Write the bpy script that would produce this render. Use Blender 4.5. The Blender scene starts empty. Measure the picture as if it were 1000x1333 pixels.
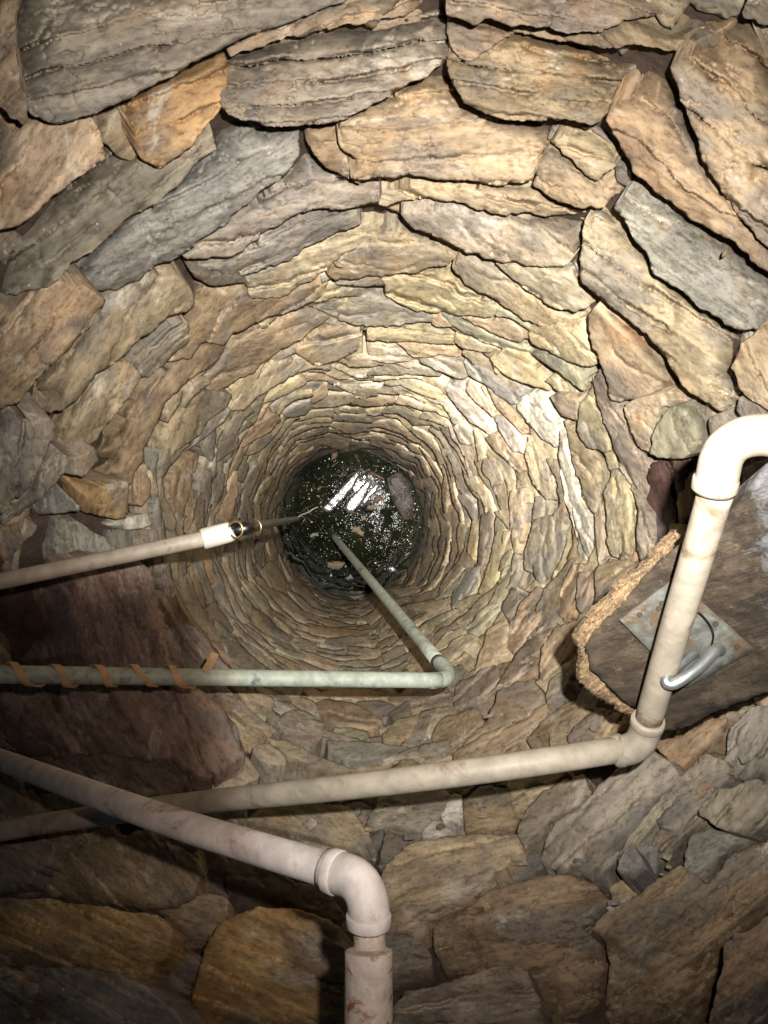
import bpy, bmesh, math, random
import numpy as np
from mathutils import Vector, Matrix, Quaternion
from mathutils.geometry import delaunay_2d_cdt

rng = random.Random(7)
nrng = np.random.RandomState(7)
scene = bpy.context.scene
COL = scene.collection

# ------------------------------------------------------------------ camera, sky, lamp, exposure
F = 1000.0                                   # focal length in photo pixels (photo 1000 x 1333)
CX, CY = 500.0, 666.5
CAM_LOC = Vector((0.0, 0.0, 3.2))
down_cam = Vector((-0.038, 0.0215, -1.0)).normalized()      # true vertical seen from the camera
Q = down_cam.rotation_difference(Vector((0, 0, -1)))
cam_d = bpy.data.cameras.new('camera')
cam_d.sensor_fit = 'HORIZONTAL'
cam_d.sensor_width = 36.0
cam_d.lens = 36.0
cam_d.clip_start = 0.01
cam_d.clip_end = 200.0
cam = bpy.data.objects.new('camera', cam_d)
COL.objects.link(cam)
cam.location = CAM_LOC
cam.rotation_mode = 'QUATERNION'
cam.rotation_quaternion = Q
scene.camera = cam
RM = np.array(Q.to_matrix())
LOC = np.array(CAM_LOC)

def to_world(p):
    return np.asarray(p) @ RM.T + LOC

world = bpy.data.worlds.new('World')
scene.world = world
world.use_nodes = True
wn = world.node_tree
bg = wn.nodes['Background']
sky = wn.nodes.new('ShaderNodeTexSky')
sky.sky_type = 'NISHITA'
sky.sun_disc = False
sky.sun_elevation = math.radians(6)
sky.sun_rotation = math.radians(60)
wn.links.new(sky.outputs[0], bg.inputs[0])
bg.inputs[1].default_value = 0.012

# the torch that lights the shaft: a small lamp a hand's breadth from the lens
ld = bpy.data.lights.new('torch', 'SPOT')
ld.energy = 23.5
ld.spot_size = math.radians(130)
ld.spot_blend = 1.0
ld.shadow_soft_size = 0.007
ld.color = (1.0, 0.96, 0.90)
torch = bpy.data.objects.new('torch', ld)
COL.objects.link(torch)
torch.location = to_world([[0.056, 0.056, 0.0]])[0]
torch.rotation_mode = 'QUATERNION'
torch.rotation_quaternion = Q
ld.use_nodes = True
ln = ld.node_tree
def lmath(op, a, b=None, c=None):
    n = ln.nodes.new('ShaderNodeMath'); n.operation = op
    for i, v in enumerate((a, b, c)):
        if v is None: continue
        if isinstance(v, (int, float)): n.inputs[i].default_value = v
        else: ln.links.new(v, n.inputs[i])
    return n.outputs[0]
em = ln.nodes['Emission']
tc = ln.nodes.new('ShaderNodeTexCoord')
sp = ln.nodes.new('ShaderNodeSeparateXYZ')
ln.links.new(tc.outputs['Normal'], sp.inputs[0])
az = lmath('MAXIMUM', lmath('ABSOLUTE', sp.outputs[2]), 0.05)
BEAM_SIGN = 1.0
tx = lmath('MULTIPLY', lmath('DIVIDE', sp.outputs[0], az), BEAM_SIGN)
ty = lmath('MULTIPLY', lmath('DIVIDE', sp.outputs[1], az), BEAM_SIGN)
# narrow hot core with a wide, weak flood round it
dx = lmath('SUBTRACT', tx, 0.01); dy = lmath('SUBTRACT', ty, 0.05)
r2 = lmath('ADD', lmath('MULTIPLY', dx, dx), lmath('MULTIPLY', dy, dy))
core = lmath('POWER', lmath('ADD', r2, 0.018), -0.92)
# the hand that holds the torch covers one corner of its beam (soft edges, a little red light leaks through the finger)
def sstep(v, a, b):
    n = ln.nodes.new('ShaderNodeMapRange'); n.interpolation_type = 'SMOOTHSTEP'
    ln.links.new(v, n.inputs[0]); n.inputs[1].default_value = a; n.inputs[2].default_value = b
    n.inputs[3].default_value = 0.0; n.inputs[4].default_value = 1.0
    return n.outputs[0]
side = sstep(tx, -0.305, -0.215)                            # 1 = open
top = sstep(ty, -0.175, -0.075)
under = lmath('MULTIPLY', lmath('SUBTRACT', 1.0, sstep(ty, -0.62, -0.38)), 0.75)
open_ = lmath('MAXIMUM', lmath('MAXIMUM', side, top), under)
low = lmath('MULTIPLY_ADD', sstep(ty, -0.74, -0.44), 0.36, 0.64)
tilt_ = lmath('MULTIPLY_ADD', sstep(lmath('ADD', lmath('MULTIPLY', tx, 0.62), lmath('MULTIPLY', ty, 0.78)), -0.36, 0.12), 0.26, 0.74)
beam = lmath('MULTIPLY', lmath('MULTIPLY', lmath('MULTIPLY', core, low), tilt_), lmath('MULTIPLY_ADD', open_, 0.80, 0.20))
ln.links.new(beam, em.inputs[1])
cm = ln.nodes.new('ShaderNodeMix'); cm.data_type = 'RGBA'
ln.links.new(lmath('MULTIPLY', open_, low), cm.inputs[0])
cm.inputs[6].default_value = (1.0, 0.78, 0.70, 1); cm.inputs[7].default_value = (1, 1, 1, 1)
ln.links.new(cm.outputs[2], em.inputs[0])

scene.view_settings.view_transform = 'Standard'
scene.view_settings.look = 'None'
scene.view_settings.gamma = 1.0
scene.view_settings.use_curve_mapping = False
scene.view_settings.exposure = 0.0
scene.render.engine = 'CYCLES'
scene.cycles.max_bounces = 5
scene.cycles.diffuse_bounces = 3
scene.cycles.sample_clamp_indirect = 3.0
try:
    scene.cycles.use_denoising = True
    scene.cycles.denoiser = 'OPENIMAGEDENOISE'
    scene.cycles.denoising_prefilter = 'ACCURATE'
except Exception:
    pass

# ------------------------------------------------------------------ small helpers
def smooth(a, b, x):
    t = np.clip((x - a) / (b - a), 0, 1)
    return t * t * (3 - 2 * t)

def _h(ix, iy, seed):
    n = (ix.astype(np.int64) * 374761393 + iy.astype(np.int64) * 668265263 + int(seed) * 974634771) & 0x7fffffff
    n = ((n ^ (n >> 13)) * 1274126177) & 0x7fffffff
    n = n ^ (n >> 16)
    return (n & 0xffffff) / float(0xffffff)

def vn(x, y, seed=0):
    """value noise -1..1"""
    ix = np.floor(x); iy = np.floor(y)
    fx = x - ix; fy = y - iy
    fx = fx * fx * (3 - 2 * fx); fy = fy * fy * (3 - 2 * fy)
    a = _h(ix, iy, seed); b = _h(ix + 1, iy, seed)
    c = _h(ix, iy + 1, seed); d = _h(ix + 1, iy + 1, seed)
    return ((a * (1 - fx) + b * fx) * (1 - fy) + (c * (1 - fx) + d * fx) * fy) * 2 - 1

def fbm(x, y, seed=0, o=3):
    r = 0; a = 1; t = 0
    for k in range(o):
        r = r + a * vn(x * 2 ** k, y * 2 ** k, seed + 17 * k); t += a; a *= .5
    return r / t

def ray(x, y):
    x = np.asarray(x, float); y = np.asarray(y, float)
    return np.stack([(x - CX) / F, -(y - CY) / F, -np.ones_like(x)], -1)

# the shaft: for a direction in the photograph, how far away its wall is
def polar(x, y):
    x = np.asarray(x, float); y = np.asarray(y, float)
    r0 = np.hypot(x - 480, y - 668)
    k = smooth(90, 330, r0)
    cx = 458 + k * 34; cy = 680 - k * 20
    dx = x - cx; dy = y - cy
    return np.hypot(dx, dy), np.arctan2(dy, dx)

def flare(th):
    d = np.degrees(th) % 360                 # 0 right, 90 down, 180 left, 270 up
    xs = [0, 45, 90, 125, 150, 175, 200, 235, 270, 315, 360]
    ys = [.15, .20, .22, .34, .50, .34, .18, .09, .08, .10, .15]
    return np.interp(d, xs, ys)

def zwall(x, y):
    rho, th = polar(x, y)
    rho = np.maximum(rho, 40)
    R = .30 + .12 * smooth(80, 290, rho) + flare(th) * np.maximum(0, rho - 280) / 400.0
    return R * F / rho

def link(o, parent=None):
    COL.objects.link(o)
    if parent is not None: o.parent = parent
    return o

def tag(o, label=None, cat=None, group=None, kind=None):
    if label: o['label'] = label
    if cat: o['category'] = cat
    if group: o['group'] = group
    if kind: o['kind'] = kind
    return o

def mesh_obj(name, V, Fc, mat, parent=None, smooth_n=None, local=True, attrs=None, mats=None, midx=None):
    """V world coordinates; the object's origin goes to its centre"""
    V = np.asarray(V, float)
    c = V.mean(0) if local else np.zeros(3)
    me = bpy.data.meshes.new(name)
    me.from_pydata((V - c).tolist(), [], Fc)
    me.materials.append(mat)
    for m in (mats or []): me.materials.append(m)
    if midx is not None: me.polygons.foreach_set('material_index', np.asarray(midx, np.int32))
    if smooth_n is not None:
        fl = np.zeros(len(Fc), bool); fl[:smooth_n] = True
        me.polygons.foreach_set('use_smooth', fl)
    if attrs:
        for k, (typ, arr) in attrs.items():
            a = me.attributes.new(k, typ, 'POINT')
            key = {'FLOAT_COLOR': 'color', 'FLOAT_VECTOR': 'vector', 'FLOAT': 'value'}[typ]
            a.data.foreach_set(key, np.asarray(arr, np.float32).ravel())
    me.update()
    o = bpy.data.objects.new(name, me)
    o.location = c
    if parent is not None:
        o.location = Vector(c) - parent.matrix_world.translation if False else Vector(c) - parent.location
    link(o, parent)
    return o

def empty(name, loc):
    o = bpy.data.objects.new(name, None)
    o.empty_display_size = 0.05
    o.location = loc
    return link(o)

# ------------------------------------------------------------------ materials
class NT:
    def __init__(s, name):
        s.m = bpy.data.materials.new(name); s.m.use_nodes = True
        s.t = s.m.node_tree; s.b = s.t.nodes['Principled BSDF']
    def n(s, typ, **kw):
        x = s.t.nodes.new(typ)
        for k, v in kw.items(): setattr(x, k, v)
        return x
    def l(s, a, b): s.t.links.new(a, b)
    def setv(s, sock, v):
        if hasattr(v, 'links') or hasattr(v, 'is_linked'): s.l(v, sock)
        else: sock.default_value = v
    def noise(s, vec, scale, detail=5, rough=.6, dist=0):
        x = s.n('ShaderNodeTexNoise'); s.l(vec, x.inputs['Vector'])
        x.inputs['Scale'].default_value = scale; x.inputs['Detail'].default_value = detail
        x.inputs['Roughness'].default_value = rough; x.inputs['Distortion'].default_value = dist
        return x.outputs[0]
    def mapping(s, vec, scale, loc=(0, 0, 0)):
        x = s.n('ShaderNodeMapping'); s.l(vec, x.inputs[0])
        x.inputs['Scale'].default_value = scale; x.inputs['Location'].default_value = loc
        return x.outputs[0]
    def rng(s, v, a, b, c=0., d=1., sm=True):
        x = s.n('ShaderNodeMapRange'); s.l(v, x.inputs[0])
        if sm: x.interpolation_type = 'SMOOTHSTEP'
        for i, q in enumerate((a, b, c, d)): x.inputs[1 + i].default_value = q
        return x.outputs[0]
    def mix(s, f, a, b, blend='MIX'):
        x = s.n('ShaderNodeMix', data_type='RGBA', blend_type=blend)
        s.setv(x.inputs[0], f); s.setv(x.inputs[6], a); s.setv(x.inputs[7], b)
        return x.outputs[2]
    def math(s, op, a, b=0.):
        x = s.n('ShaderNodeMath', operation=op); s.setv(x.inputs[0], a); s.setv(x.inputs[1], b)
        return x.outputs[0]
    def bump(s, h, strength, dist, normal=None):
        x = s.n('ShaderNodeBump'); s.l(h, x.inputs['Height'])
        x.inputs['Strength'].default_value = strength; x.inputs['Distance'].default_value = dist
        if normal is not None: s.l(normal, x.inputs['Normal'])
        return x.outputs[0]

def c4(r, g, b): return (r, g, b, 1.0)

def stone_material():
    t = NT('dry_stone')
    tint = t.n('ShaderNodeAttribute', attribute_name='tint').outputs['Color']
    bed = t.n('ShaderNodeAttribute', attribute_name='bed').outputs['Vector']
    wet = t.n('ShaderNodeAttribute', attribute_name='wet').outputs['Fac']
    grain = t.mapping(bed, (1.0, 1.9, 1.0))
    g = t.noise(grain, 13, 10, .68, .5)
    f2 = t.noise(grain, 90, 6, .7)
    col = t.mix(1.0, tint, t.mix(t.rng(g, .28, .72), c4(.74, .71, .68), c4(1.2, 1.19, 1.17)), 'MULTIPLY')
    band = t.noise(t.mapping(bed, (1.2, 7, 1), (2, 2, 8)), 7, 6, .6, .8)
    col = t.mix(1.0, col, t.mix(t.rng(band, .32, .68), c4(.74, .72, .70), c4(1.18, 1.16, 1.12)), 'MULTIPLY')
    # grey slate cloudings
    p1 = t.noise(t.mapping(bed, (1, 1.5, 1), (3, 1, 0)), 7, 6, .62, .4)
    col = t.mix(t.math('MULTIPLY', t.rng(p1, .50, .62), .55), col, c4(.17, .16, .15))
    # rust stains
    p2 = t.noise(t.mapping(bed, (1, 1.5, 1), (7, 5, 2)), 8, 7, .66, .5)
    col = t.mix(t.math('MULTIPLY', t.rng(p2, .54, .70), .42), col, c4(.40, .215, .085))
    # pale lime and dry clay
    p3 = t.noise(t.mapping(bed, (1, 1.5, 1), (1, 9, 4)), 10, 8, .7, .8)
    col = t.mix(t.math('MULTIPLY', t.rng(p3, .57, .66), .62), col, c4(.58, .52, .43))
    # dark pits and mica specks
    col = t.mix(1.0, col, t.mix(t.rng(f2, .30, .55), c4(.55, .52, .5), c4(1.08, 1.08, 1.08)), 'MULTIPLY')
    v = t.n('ShaderNodeTexVoronoi'); t.l(bed, v.inputs['Vector']); v.inputs['Scale'].default_value = 150
    sp_ = t.rng(v.outputs['Distance'], .10, .16, 1, 0)
    sel = t.noise(bed, 60, 2)
    col = t.mix(t.math('MULTIPLY', sp_, t.rng(sel, .62, .68)), col, c4(.60, .56, .48))
    t.l(col, t.b.inputs['Base Color'])
    r = t.math('SUBTRACT', t.rng(g, .2, .8, .82, .62), t.math('MULTIPLY', wet, .17))
    t.l(r, t.b.inputs['Roughness'])
    h1 = t.noise(grain, 16, 14, .74, .5)
    h2 = t.noise(bed, 170, 6, .7)
    mk = t.noise(t.mapping(bed, (1, 1.5, 1), (5, 5, 5)), 8, 3, .5)
    n1 = t.bump(t.math('MULTIPLY', h1, t.rng(mk, .40, .64, .10, 1.0)), .60, .024)
    n2 = t.bump(h2, .6, .0022, n1)
    t.l(n2, t.b.inputs['Normal'])
    t.b.inputs['Specular IOR Level'].default_value = .4
    return t.m

def simple(name, col, rough=.6, metal=0., var=.25, scale=40, bump=.3, stain=None, stain_amt=(.55, .7), bdist=.002, stretch=(1, 1, 1)):
    t = NT(name)
    co = t.n('ShaderNodeTexCoord').outputs['Object']
    co = t.mapping(co, stretch)
    g = t.noise(co, scale, 8, .65, .2)
    lo = tuple(c * (1 - var) for c in col); hi = tuple(min(1, c * (1 + var * .6)) for c in col)
    c = t.mix(t.rng(g, .3, .7), c4(*lo), c4(*hi))
    if stain:
        s1 = t.noise(co, scale * .45, 7, .7, .5)
        c = t.mix(t.rng(s1, *stain_amt), c, c4(*stain))
    t.l(c, t.b.inputs['Base Color'])
    t.b.inputs['Roughness'].default_value = rough
    t.b.inputs['Metallic'].default_value = metal
    t.l(t.bump(t.noise(co, scale * 2.5, 8, .7), bump, bdist), t.b.inputs['Normal'])
    return t.m

M_STONE = stone_material()
M_EARTH = simple('packed_earth', (.085, .055, .040), .95, var=.5, scale=30, bump=.8, bdist=.01)
M_PVC = simple('grimy_pvc', (.37, .32, .25), .55, var=.25, scale=36, bump=.3, stain=(.20, .135, .085), stain_amt=(.54, .68), bdist=.001)
M_PVCP = simple('chalky_pvc', (.62, .55, .51), .65, var=.25, scale=36, bump=.3, stain=(.25, .155, .11), stain_amt=(.54, .68), bdist=.001)
M_CAP = simple('white_pvc_cap', (.60, .57, .50), .42, var=.12, scale=30, bump=.12, stain=(.5, .42, .32), stain_amt=(.62, .78), bdist=.001)
M_RUSTY = simple('rust_stained_pvc', (.50, .42, .36), .7, var=.2, scale=120, bump=.4, stain=(.26, .10, .035), stain_amt=(.50, .62), bdist=.0015)
M_GREEN = simple('weathered_green_pipe', (.40, .44, .36), .55, var=.25, scale=60, bump=.3, stain=(.15, .19, .185), stain_amt=(.52, .66), bdist=.001)
M_TAPE = simple('tan_tape', (.55, .36, .19), .75, var=.3, scale=60, bump=.3)
M_BRASS = simple('brass', (.62, .45, .22), .4, 1.0, var=.2, scale=80, bump=.1)
M_STEEL = simple('dull_steel', (.13, .125, .12), .3, 1.0, var=.4, scale=60, bump=.15)
M_GALV = simple('galvanised_steel', (.52, .54, .54), .42, .85, var=.25, scale=50, bump=.15, stain=(.34, .22, .13), stain_amt=(.60, .70))
M_PLATE = simple('zinc_plate', (.17, .175, .155), .7, .15, var=.45, scale=60, bump=.4, stain=(.13, .09, .055), stain_amt=(.50, .62))
def torn_material():
    t = NT('splintered_wood')
    co = t.n('ShaderNodeTexCoord').outputs['Object']
    rot = t.n('ShaderNodeMapping'); t.l(co, rot.inputs[0]); rot.inputs['Rotation'].default_value = (0, 0, math.radians(-45))
    fb = t.noise(t.mapping(rot.outputs[0], (1.0, 9.0, 3.0)), 38, 10, .72, .4)
    b = t.noise(co, 42, 6, .7, .3)
    col = t.mix(t.rng(fb, .32, .66), c4(.16, .095, .045), c4(.46, .32, .175))
    col = t.mix(t.math('MULTIPLY', t.rng(b, .50, .64), .75), col, c4(.13, .085, .05))
    t.l(col, t.b.inputs['Base Color']); t.b.inputs['Roughness'].default_value = .9
    t.l(t.bump(fb, 1.0, .006), t.b.inputs['Normal'])
    return t.m
M_FRESH = torn_material()
M_LEAF = simple('dead_leaf', (.085, .05, .03), .6, var=.4, scale=120, bump=.3)
M_LEAF2 = simple('pale_dead_leaf', (.19, .145, .085), .6, var=.3, scale=120, bump=.3)
M_LEAF3 = simple('grey_dead_leaf', (.22, .22, .20), .5, var=.3, scale=120, bump=.3)
M_TWIG = simple('wet_twig', (.10, .06, .035), .45, var=.4, scale=90, bump=.4)
M_FOAM = simple('foam', (.75, .76, .74), .35, var=.1, scale=50, bump=.1)

def timber_material():
    t = NT('mouldy_timber')
    co = t.n('ShaderNodeTexCoord').outputs['Object']
    rot = t.n('ShaderNodeMapping'); t.l(co, rot.inputs[0]); rot.inputs['Rotation'].default_value = (0, 0, math.radians(-28))
    st = t.mapping(rot.outputs[0], (1.0, 6.0, 1.0))
    g = t.noise(st, 12, 10, .72, .5)
    b = t.noise(co, 16, 9, .72, .3)
    col = t.mix(t.rng(g, .34, .66), c4(.026, .018, .012), c4(.085, .060, .038))
    col = t.mix(t.math('MULTIPLY', t.rng(b, .50, .64), .8), col, c4(.13, .095, .06))
    m = t.noise(t.mapping(co, (1, 1, 1), (2, 3, 1)), 22, 10, .75, .4)
    # grey-white mould on the far upper end
    sx = t.n('ShaderNodeSeparateXYZ'); t.l(co, sx.inputs[0])
    k = t.math('ADD', t.math('MULTIPLY', sx.outputs[1], 4.0), t.math('MULTIPLY', sx.outputs[0], 3.0))
    k = t.math('ADD', k, t.math('MULTIPLY', m, 2.4))
    col = t.mix(t.math('MULTIPLY', t.rng(k, 1.12, 1.50), .9), col, c4(.24, .24, .25))
    p = t.noise(co, 55, 8, .75)
    col = t.mix(t.math('MULTIPLY', t.rng(p, .58, .66), .7), col, c4(.21, .155, .095))
    t.l(col, t.b.inputs['Base Color'])
    t.b.inputs['Roughness'].default_value = .85
    h = t.math('ADD', t.math('MULTIPLY', g, .7), t.noise(co, 60, 10, .75, .2))
    t.l(t.bump(h, .8, .007), t.b.inputs['Normal'])
    return t.m
M_TIMBER = timber_material()

def water_material():
    t = NT('dark_well_water')
    co = t.n('ShaderNodeTexCoord').outputs['Object']
    g = t.noise(co, 6, 5, .6)
    t.l(t.mix(t.rng(g, .35, .7), c4(.004, .006, .003), c4(.013, .014, .006)), t.b.inputs['Base Color'])
    t.l(t.rng(t.noise(t.mapping(co, (1.6, 1.6, 1)), 26, 7, .75, .6), .42, .68, .015, .06), t.b.inputs['Roughness'])
    t.b.inputs['IOR'].default_value = 1.33
    t.l(t.bump(t.noise(co, 14, 4, .6, .6), .035, .01), t.b.inputs['Normal'])
    return t.m
M_WATER = water_material()

def log_material():
    t = NT('wet_black_wood')
    co = t.n('ShaderNodeTexCoord').outputs['Object']
    st = t.mapping(co, (1, 1, 1))
    g = t.noise(st, 45, 8, .7, .8)
    t.l(t.mix(t.rng(g, .35, .7), c4(.05, .045, .045), c4(.20, .18, .175)), t.b.inputs['Base Color'])
    rot = t.n('ShaderNodeMapping'); t.l(co, rot.inputs[0]); rot.inputs['Rotation'].default_value = (0, 0, math.radians(-50))
    fb = t.noise(t.mapping(rot.outputs[0], (1.0, 7.0, 1.0)), 20, 10, .75, .3)
    t.l(t.rng(fb, .35, .65, .12, .40), t.b.inputs['Roughness'])
    nb_ = t.bump(fb, .55, .003)
    t.l(nb_, t.b.inputs['Normal']); t.l(nb_, t.b.inputs['Coat Normal'])
    t.b.inputs['Coat Weight'].default_value = 1.0; t.b.inputs['Coat Roughness'].default_value = .11
    return t.m
M_LOG = log_material()
M_SLAB = simple('soaked_wood', (.04, .03, .024), .5, var=.5, scale=50, bump=.5, stain=(.085, .072, .06), stain_amt=(.5, .65), bdist=.006)

TINT = dict(
    t=(.39, .31, .21), g=(.30, .262, .212), b=(.35, .265, .175), o=(.42, .28, .14), p=(.46, .40, .29),
    d=(.22, .185, .15), n=(.345, .32, .235), y=(.43, .365, .235), u=(.29, .22, .19), k=(.285, .27, .24), w=(.52, .49, .43),
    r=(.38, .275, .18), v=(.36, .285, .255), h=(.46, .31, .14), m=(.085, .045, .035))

# ------------------------------------------------------------------ stone builder
def resample(P, step):
    P = np.asarray(P, float); n = len(P); out = []
    for i in range(n):
        a = P[i]; b = P[(i + 1) % n]; L = np.hypot(*(b - a)); k = max(1, int(L / step))
        for j in range(k): out.append(a + (b - a) * j / k)
    return np.array(out)

def chaikin(P, r=.22):
    P = np.asarray(P, float); Qn = np.roll(P, -1, 0)
    return np.stack([P * (1 - r) + Qn * r, P * r + Qn * (1 - r)], 1).reshape(-1, 2)

def area(P):
    x, y = P[:, 0], P[:, 1]
    return .5 * np.sum(x * np.roll(y, -1) - np.roll(x, -1) * y)

def inside(px, py, P):
    x1, y1 = P[:, 0], P[:, 1]; x2, y2 = np.roll(x1, -1), np.roll(y1, -1)
    c = (y1[None] > py[:, None]) != (y2[None] > py[:, None])
    with np.errstate(divide='ignore', invalid='ignore'):
        xi = (x2 - x1)[None] * (py[:, None] - y1[None]) / (y2 - y1)[None] + x1[None]
    return (np.sum(c & (px[:, None] < xi), 1) % 2) == 1

def bdist(px, py, P):
    a = P; b = np.roll(P, -1, 0); d = b - a
    L = np.maximum((d ** 2).sum(1), 1e-9)
    t = np.clip(((px[:, None] - a[None, :, 0]) * d[None, :, 0] + (py[:, None] - a[None, :, 1]) * d[None, :, 1]) / L[None], 0, 1)
    qx = a[None, :, 0] + t * d[None, :, 0] - px[:, None]; qy = a[None, :, 1] + t * d[None, :, 1] - py[:, None]
    return np.sqrt((qx ** 2 + qy ** 2).min(1))

def wall_normal_out(x, y):
    e = 6.0
    P = lambda a, b: ray(a, b) * zwall(a, b)[..., None]
    u = P(x + e, y) - P(x - e, y); v = P(x, y + e) - P(x, y - e)
    n = np.cross(u, v)
    n /= np.linalg.norm(n, axis=-1, keepdims=True)
    s = np.sign((n * ray(x, y)).sum(-1, keepdims=True))
    return n * s

def stone_mesh(poly, tint, delta, step, amp=1.0, tilt=1.0, strata=1.0, thick=.09, rough_edge=1.0, wet=0., bedang=None):
    """outline -> closed stone with a worked front face; returns V (world), faces, number of smooth faces, attributes"""
    seed = rng.randrange(1 << 20)
    P = chaikin(np.asarray(poly, float), .11)
    if area(P) < 0: P = P[::-1]
    B = resample(P, step * 1.15)
    size = math.sqrt(abs(area(P)))
    # chipped outline
    c = B.mean(0)
    sc = max(14.0, size * .22)
    nx = fbm(B[:, 0] / sc, B[:, 1] / sc, seed, 3); ny = fbm(B[:, 0] / sc, B[:, 1] / sc, seed + 91, 3)
    ja = min(5.0, size * .045) * rough_edge
    fx_ = fbm(B[:, 0] / 8, B[:, 1] / 8, seed + 33, 3); fy_ = fbm(B[:, 0] / 8, B[:, 1] / 8, seed + 57, 3)
    B = B + np.stack([nx, ny], 1) * ja * 1.3 + np.stack([fx_, fy_], 1) * min(2.6, size * .03)
    B = c + (B - c) * (1 + 1.6 / max(size, 12))
    # interior
    lo = B.min(0); hi = B.max(0)
    gx, gy = np.meshgrid(np.arange(lo[0], hi[0], step), np.arange(lo[1], hi[1], step * .87))
    gx = gx + (np.arange(gx.shape[0]) % 2)[:, None] * step * .5
    gx = (gx + nrng.uniform(-.22, .22, gx.shape) * step).ravel(); gy = (gy + nrng.uniform(-.22, .22, gy.shape) * step).ravel()
    if len(gx):
        m = inside(gx, gy, B); gx, gy = gx[m], gy[m]
    if len(gx):
        m = bdist(gx, gy, B) > step * .55; gx, gy = gx[m], gy[m]
    nb = len(B)
    pts = [Vector(p) for p in B] + [Vector((a, b)) for a, b in zip(gx, gy)]
    ov, oe, of, *_ = delaunay_2d_cdt(pts, [(i, (i + 1) % nb) for i in range(nb)], [], 1, 1e-4)
    V2 = np.array([v[:] for v in ov]); of = [tuple(f) for f in of]
    if len(of) < 2: return None
    # boundary loop from the triangulation
    cnt = {}
    for f in of:
        for i in range(len(f)):
            a, b = f[i], f[(i + 1) % len(f)]
            cnt[(a, b)] = cnt.get((a, b), 0) + 1
    nxt = {a: b for (a, b) in cnt if (b, a) not in cnt}
    x, y = V2[:, 0], V2[:, 1]
    zw = zwall(x, y)
    zc = float(zwall(np.array([c[0]]), np.array([c[1]]))[0])
    pm = zc / F                                           # metres per pixel here
    d = bdist(x, y, B)
    rho, th = polar(x, y)
    cr, cth = polar(np.array([c[0]]), np.array([c[1]]))
    g = (cr[0] - rho) / max(size, 1)                       # + towards the shaft's axis (deeper edge of the stone)
    ang = (cth[0] + math.pi / 2) if bedang is None else math.radians(bedang)
    ang += rng.uniform(-.25, .25)
    u = (x - c[0]) * math.cos(ang) + (y - c[1]) * math.sin(ang)
    v = -(x - c[0]) * math.sin(ang) + (y - c[1]) * math.cos(ang)
    S = min(size, 170) * pm                               # metres
    k = amp
    h = delta + tilt * .66 * S * np.clip(g, -.9, .9)
    h = h - tilt * .30 * S * (1 - np.clip(d / (size * .22 + 4), 0, 1)) ** 1.5 * smooth(-.05, -.42, g)   # tucked under its upper neighbour
    # rounded arris
    er = min(9.0, size * .10)
    q = 1 - np.clip(d / er, 0, 1)
    h = h - (q ** 2.0) * .038 * S * (0.6 + .4 * fbm(x / 30, y / 30, seed + 7, 2))
    # swells
    h = h + k * .060 * S * fbm(u / (size * .55 + 8), v / (size * .35 + 6), seed + 1, 3)
    # split bedding layers: ragged steps, each with an open crack under it
    nst = max(2.0, min(5.0, size / 34))
    half = max(6.0, np.abs(v).max())
    w = v / (2 * half) * nst + .42 * fbm(u / (size * .6 + 10), v / (size * .6 + 10), seed + 2, 3) + .09 * fbm(u / 12, v / 12, seed + 3, 3) + rng.random()
    fl = np.floor(w); fr = w - fl
    hh = lambda i: _h(i, i * 0 + 3, seed + 5)
    sgn = np.sign(np.sum(v * g)) or 1.0                    # layers overlap towards the shaft
    ramp = fr if sgn > 0 else 1 - fr
    msk = smooth(-.20, .25, fbm(u / (size * .45 + 10), v / (size * .3 + 8) + fl * 3.1, seed + 11, 2))
    lay = (ramp - .5) * .8 + (hh(fl) - .5) * .9
    h = h + k * strata * (.24 if size > 90 else .14) * S * lay * (.15 + .85 * msk)
    px_w = (2 * half) / nst                                # pixels per layer
    dedge = np.minimum(fr, 1 - fr) * px_w
    h = h - (1.0 if rng.random() < .5 else .25) * k * strata * .22 * S * smooth(4.6, 1.0, dedge) * msk * smooth(8, 16, np.full_like(u, px_w))
    # broken facets
    a1, a2 = rng.uniform(0, 6.28), rng.uniform(0, 6.28)
    for a_ in (a1, a2):
        e_ = (u * math.cos(a_) + v * math.sin(a_)) / max(size, 1) + .10 * fbm(u / 30, v / 30, seed + 71, 3)
        h = h - k * .28 * S * np.maximum(0, e_ - rng.uniform(.12, .34))
    # chips and tooling of the weather
    fc = np.abs(fbm(u / 30, v / 17, seed + 21, 3))
    h = h - k * .045 * S * smooth(.12, .01, fc) * smooth(.0, .3, fbm(x / 50, y / 50, seed + 23, 2))
    h = h + k * .013 * S * fbm(u / 16, v / 9, seed + 13, 4)
    zf = zw - h
    Pf = ray(x, y) * zf[:, None]
    # back of the stone, set into the wall
    bi = list(nxt.keys()); bidx = {a: i for i, a in enumerate(bi)}
    bx, by = x[bi], y[bi]
    N = wall_normal_out(bx, by)
    cen = Pf.mean(0)
    Pb = Pf[bi] + N * thick + (Pf[bi] - cen) * .05
    V = np.concatenate([Pf, Pb]); n0 = len(Pf)
    faces = [tuple(reversed(f)) for f in of]
    ns = len(faces)
    for a, b in nxt.items():
        if b in bidx:
            faces.append((a, b, n0 + bidx[b], n0 + bidx[a]))
    # back cap
    loop = []; s0 = bi[0]; cur = s0
    for _ in range(len(bi)):
        loop.append(n0 + bidx[cur]); cur = nxt.get(cur)
        if cur is None or cur == s0: break
    if len(loop) > 2: faces.append(tuple(loop))
    off = rng.uniform(0, 50); gs = rng.uniform(.6, 1.35)
    bed = np.zeros((len(V), 3)); bed[:n0, 0] = u * pm * gs; bed[:n0, 1] = v * pm * gs; bed[:n0, 2] = off
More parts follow.
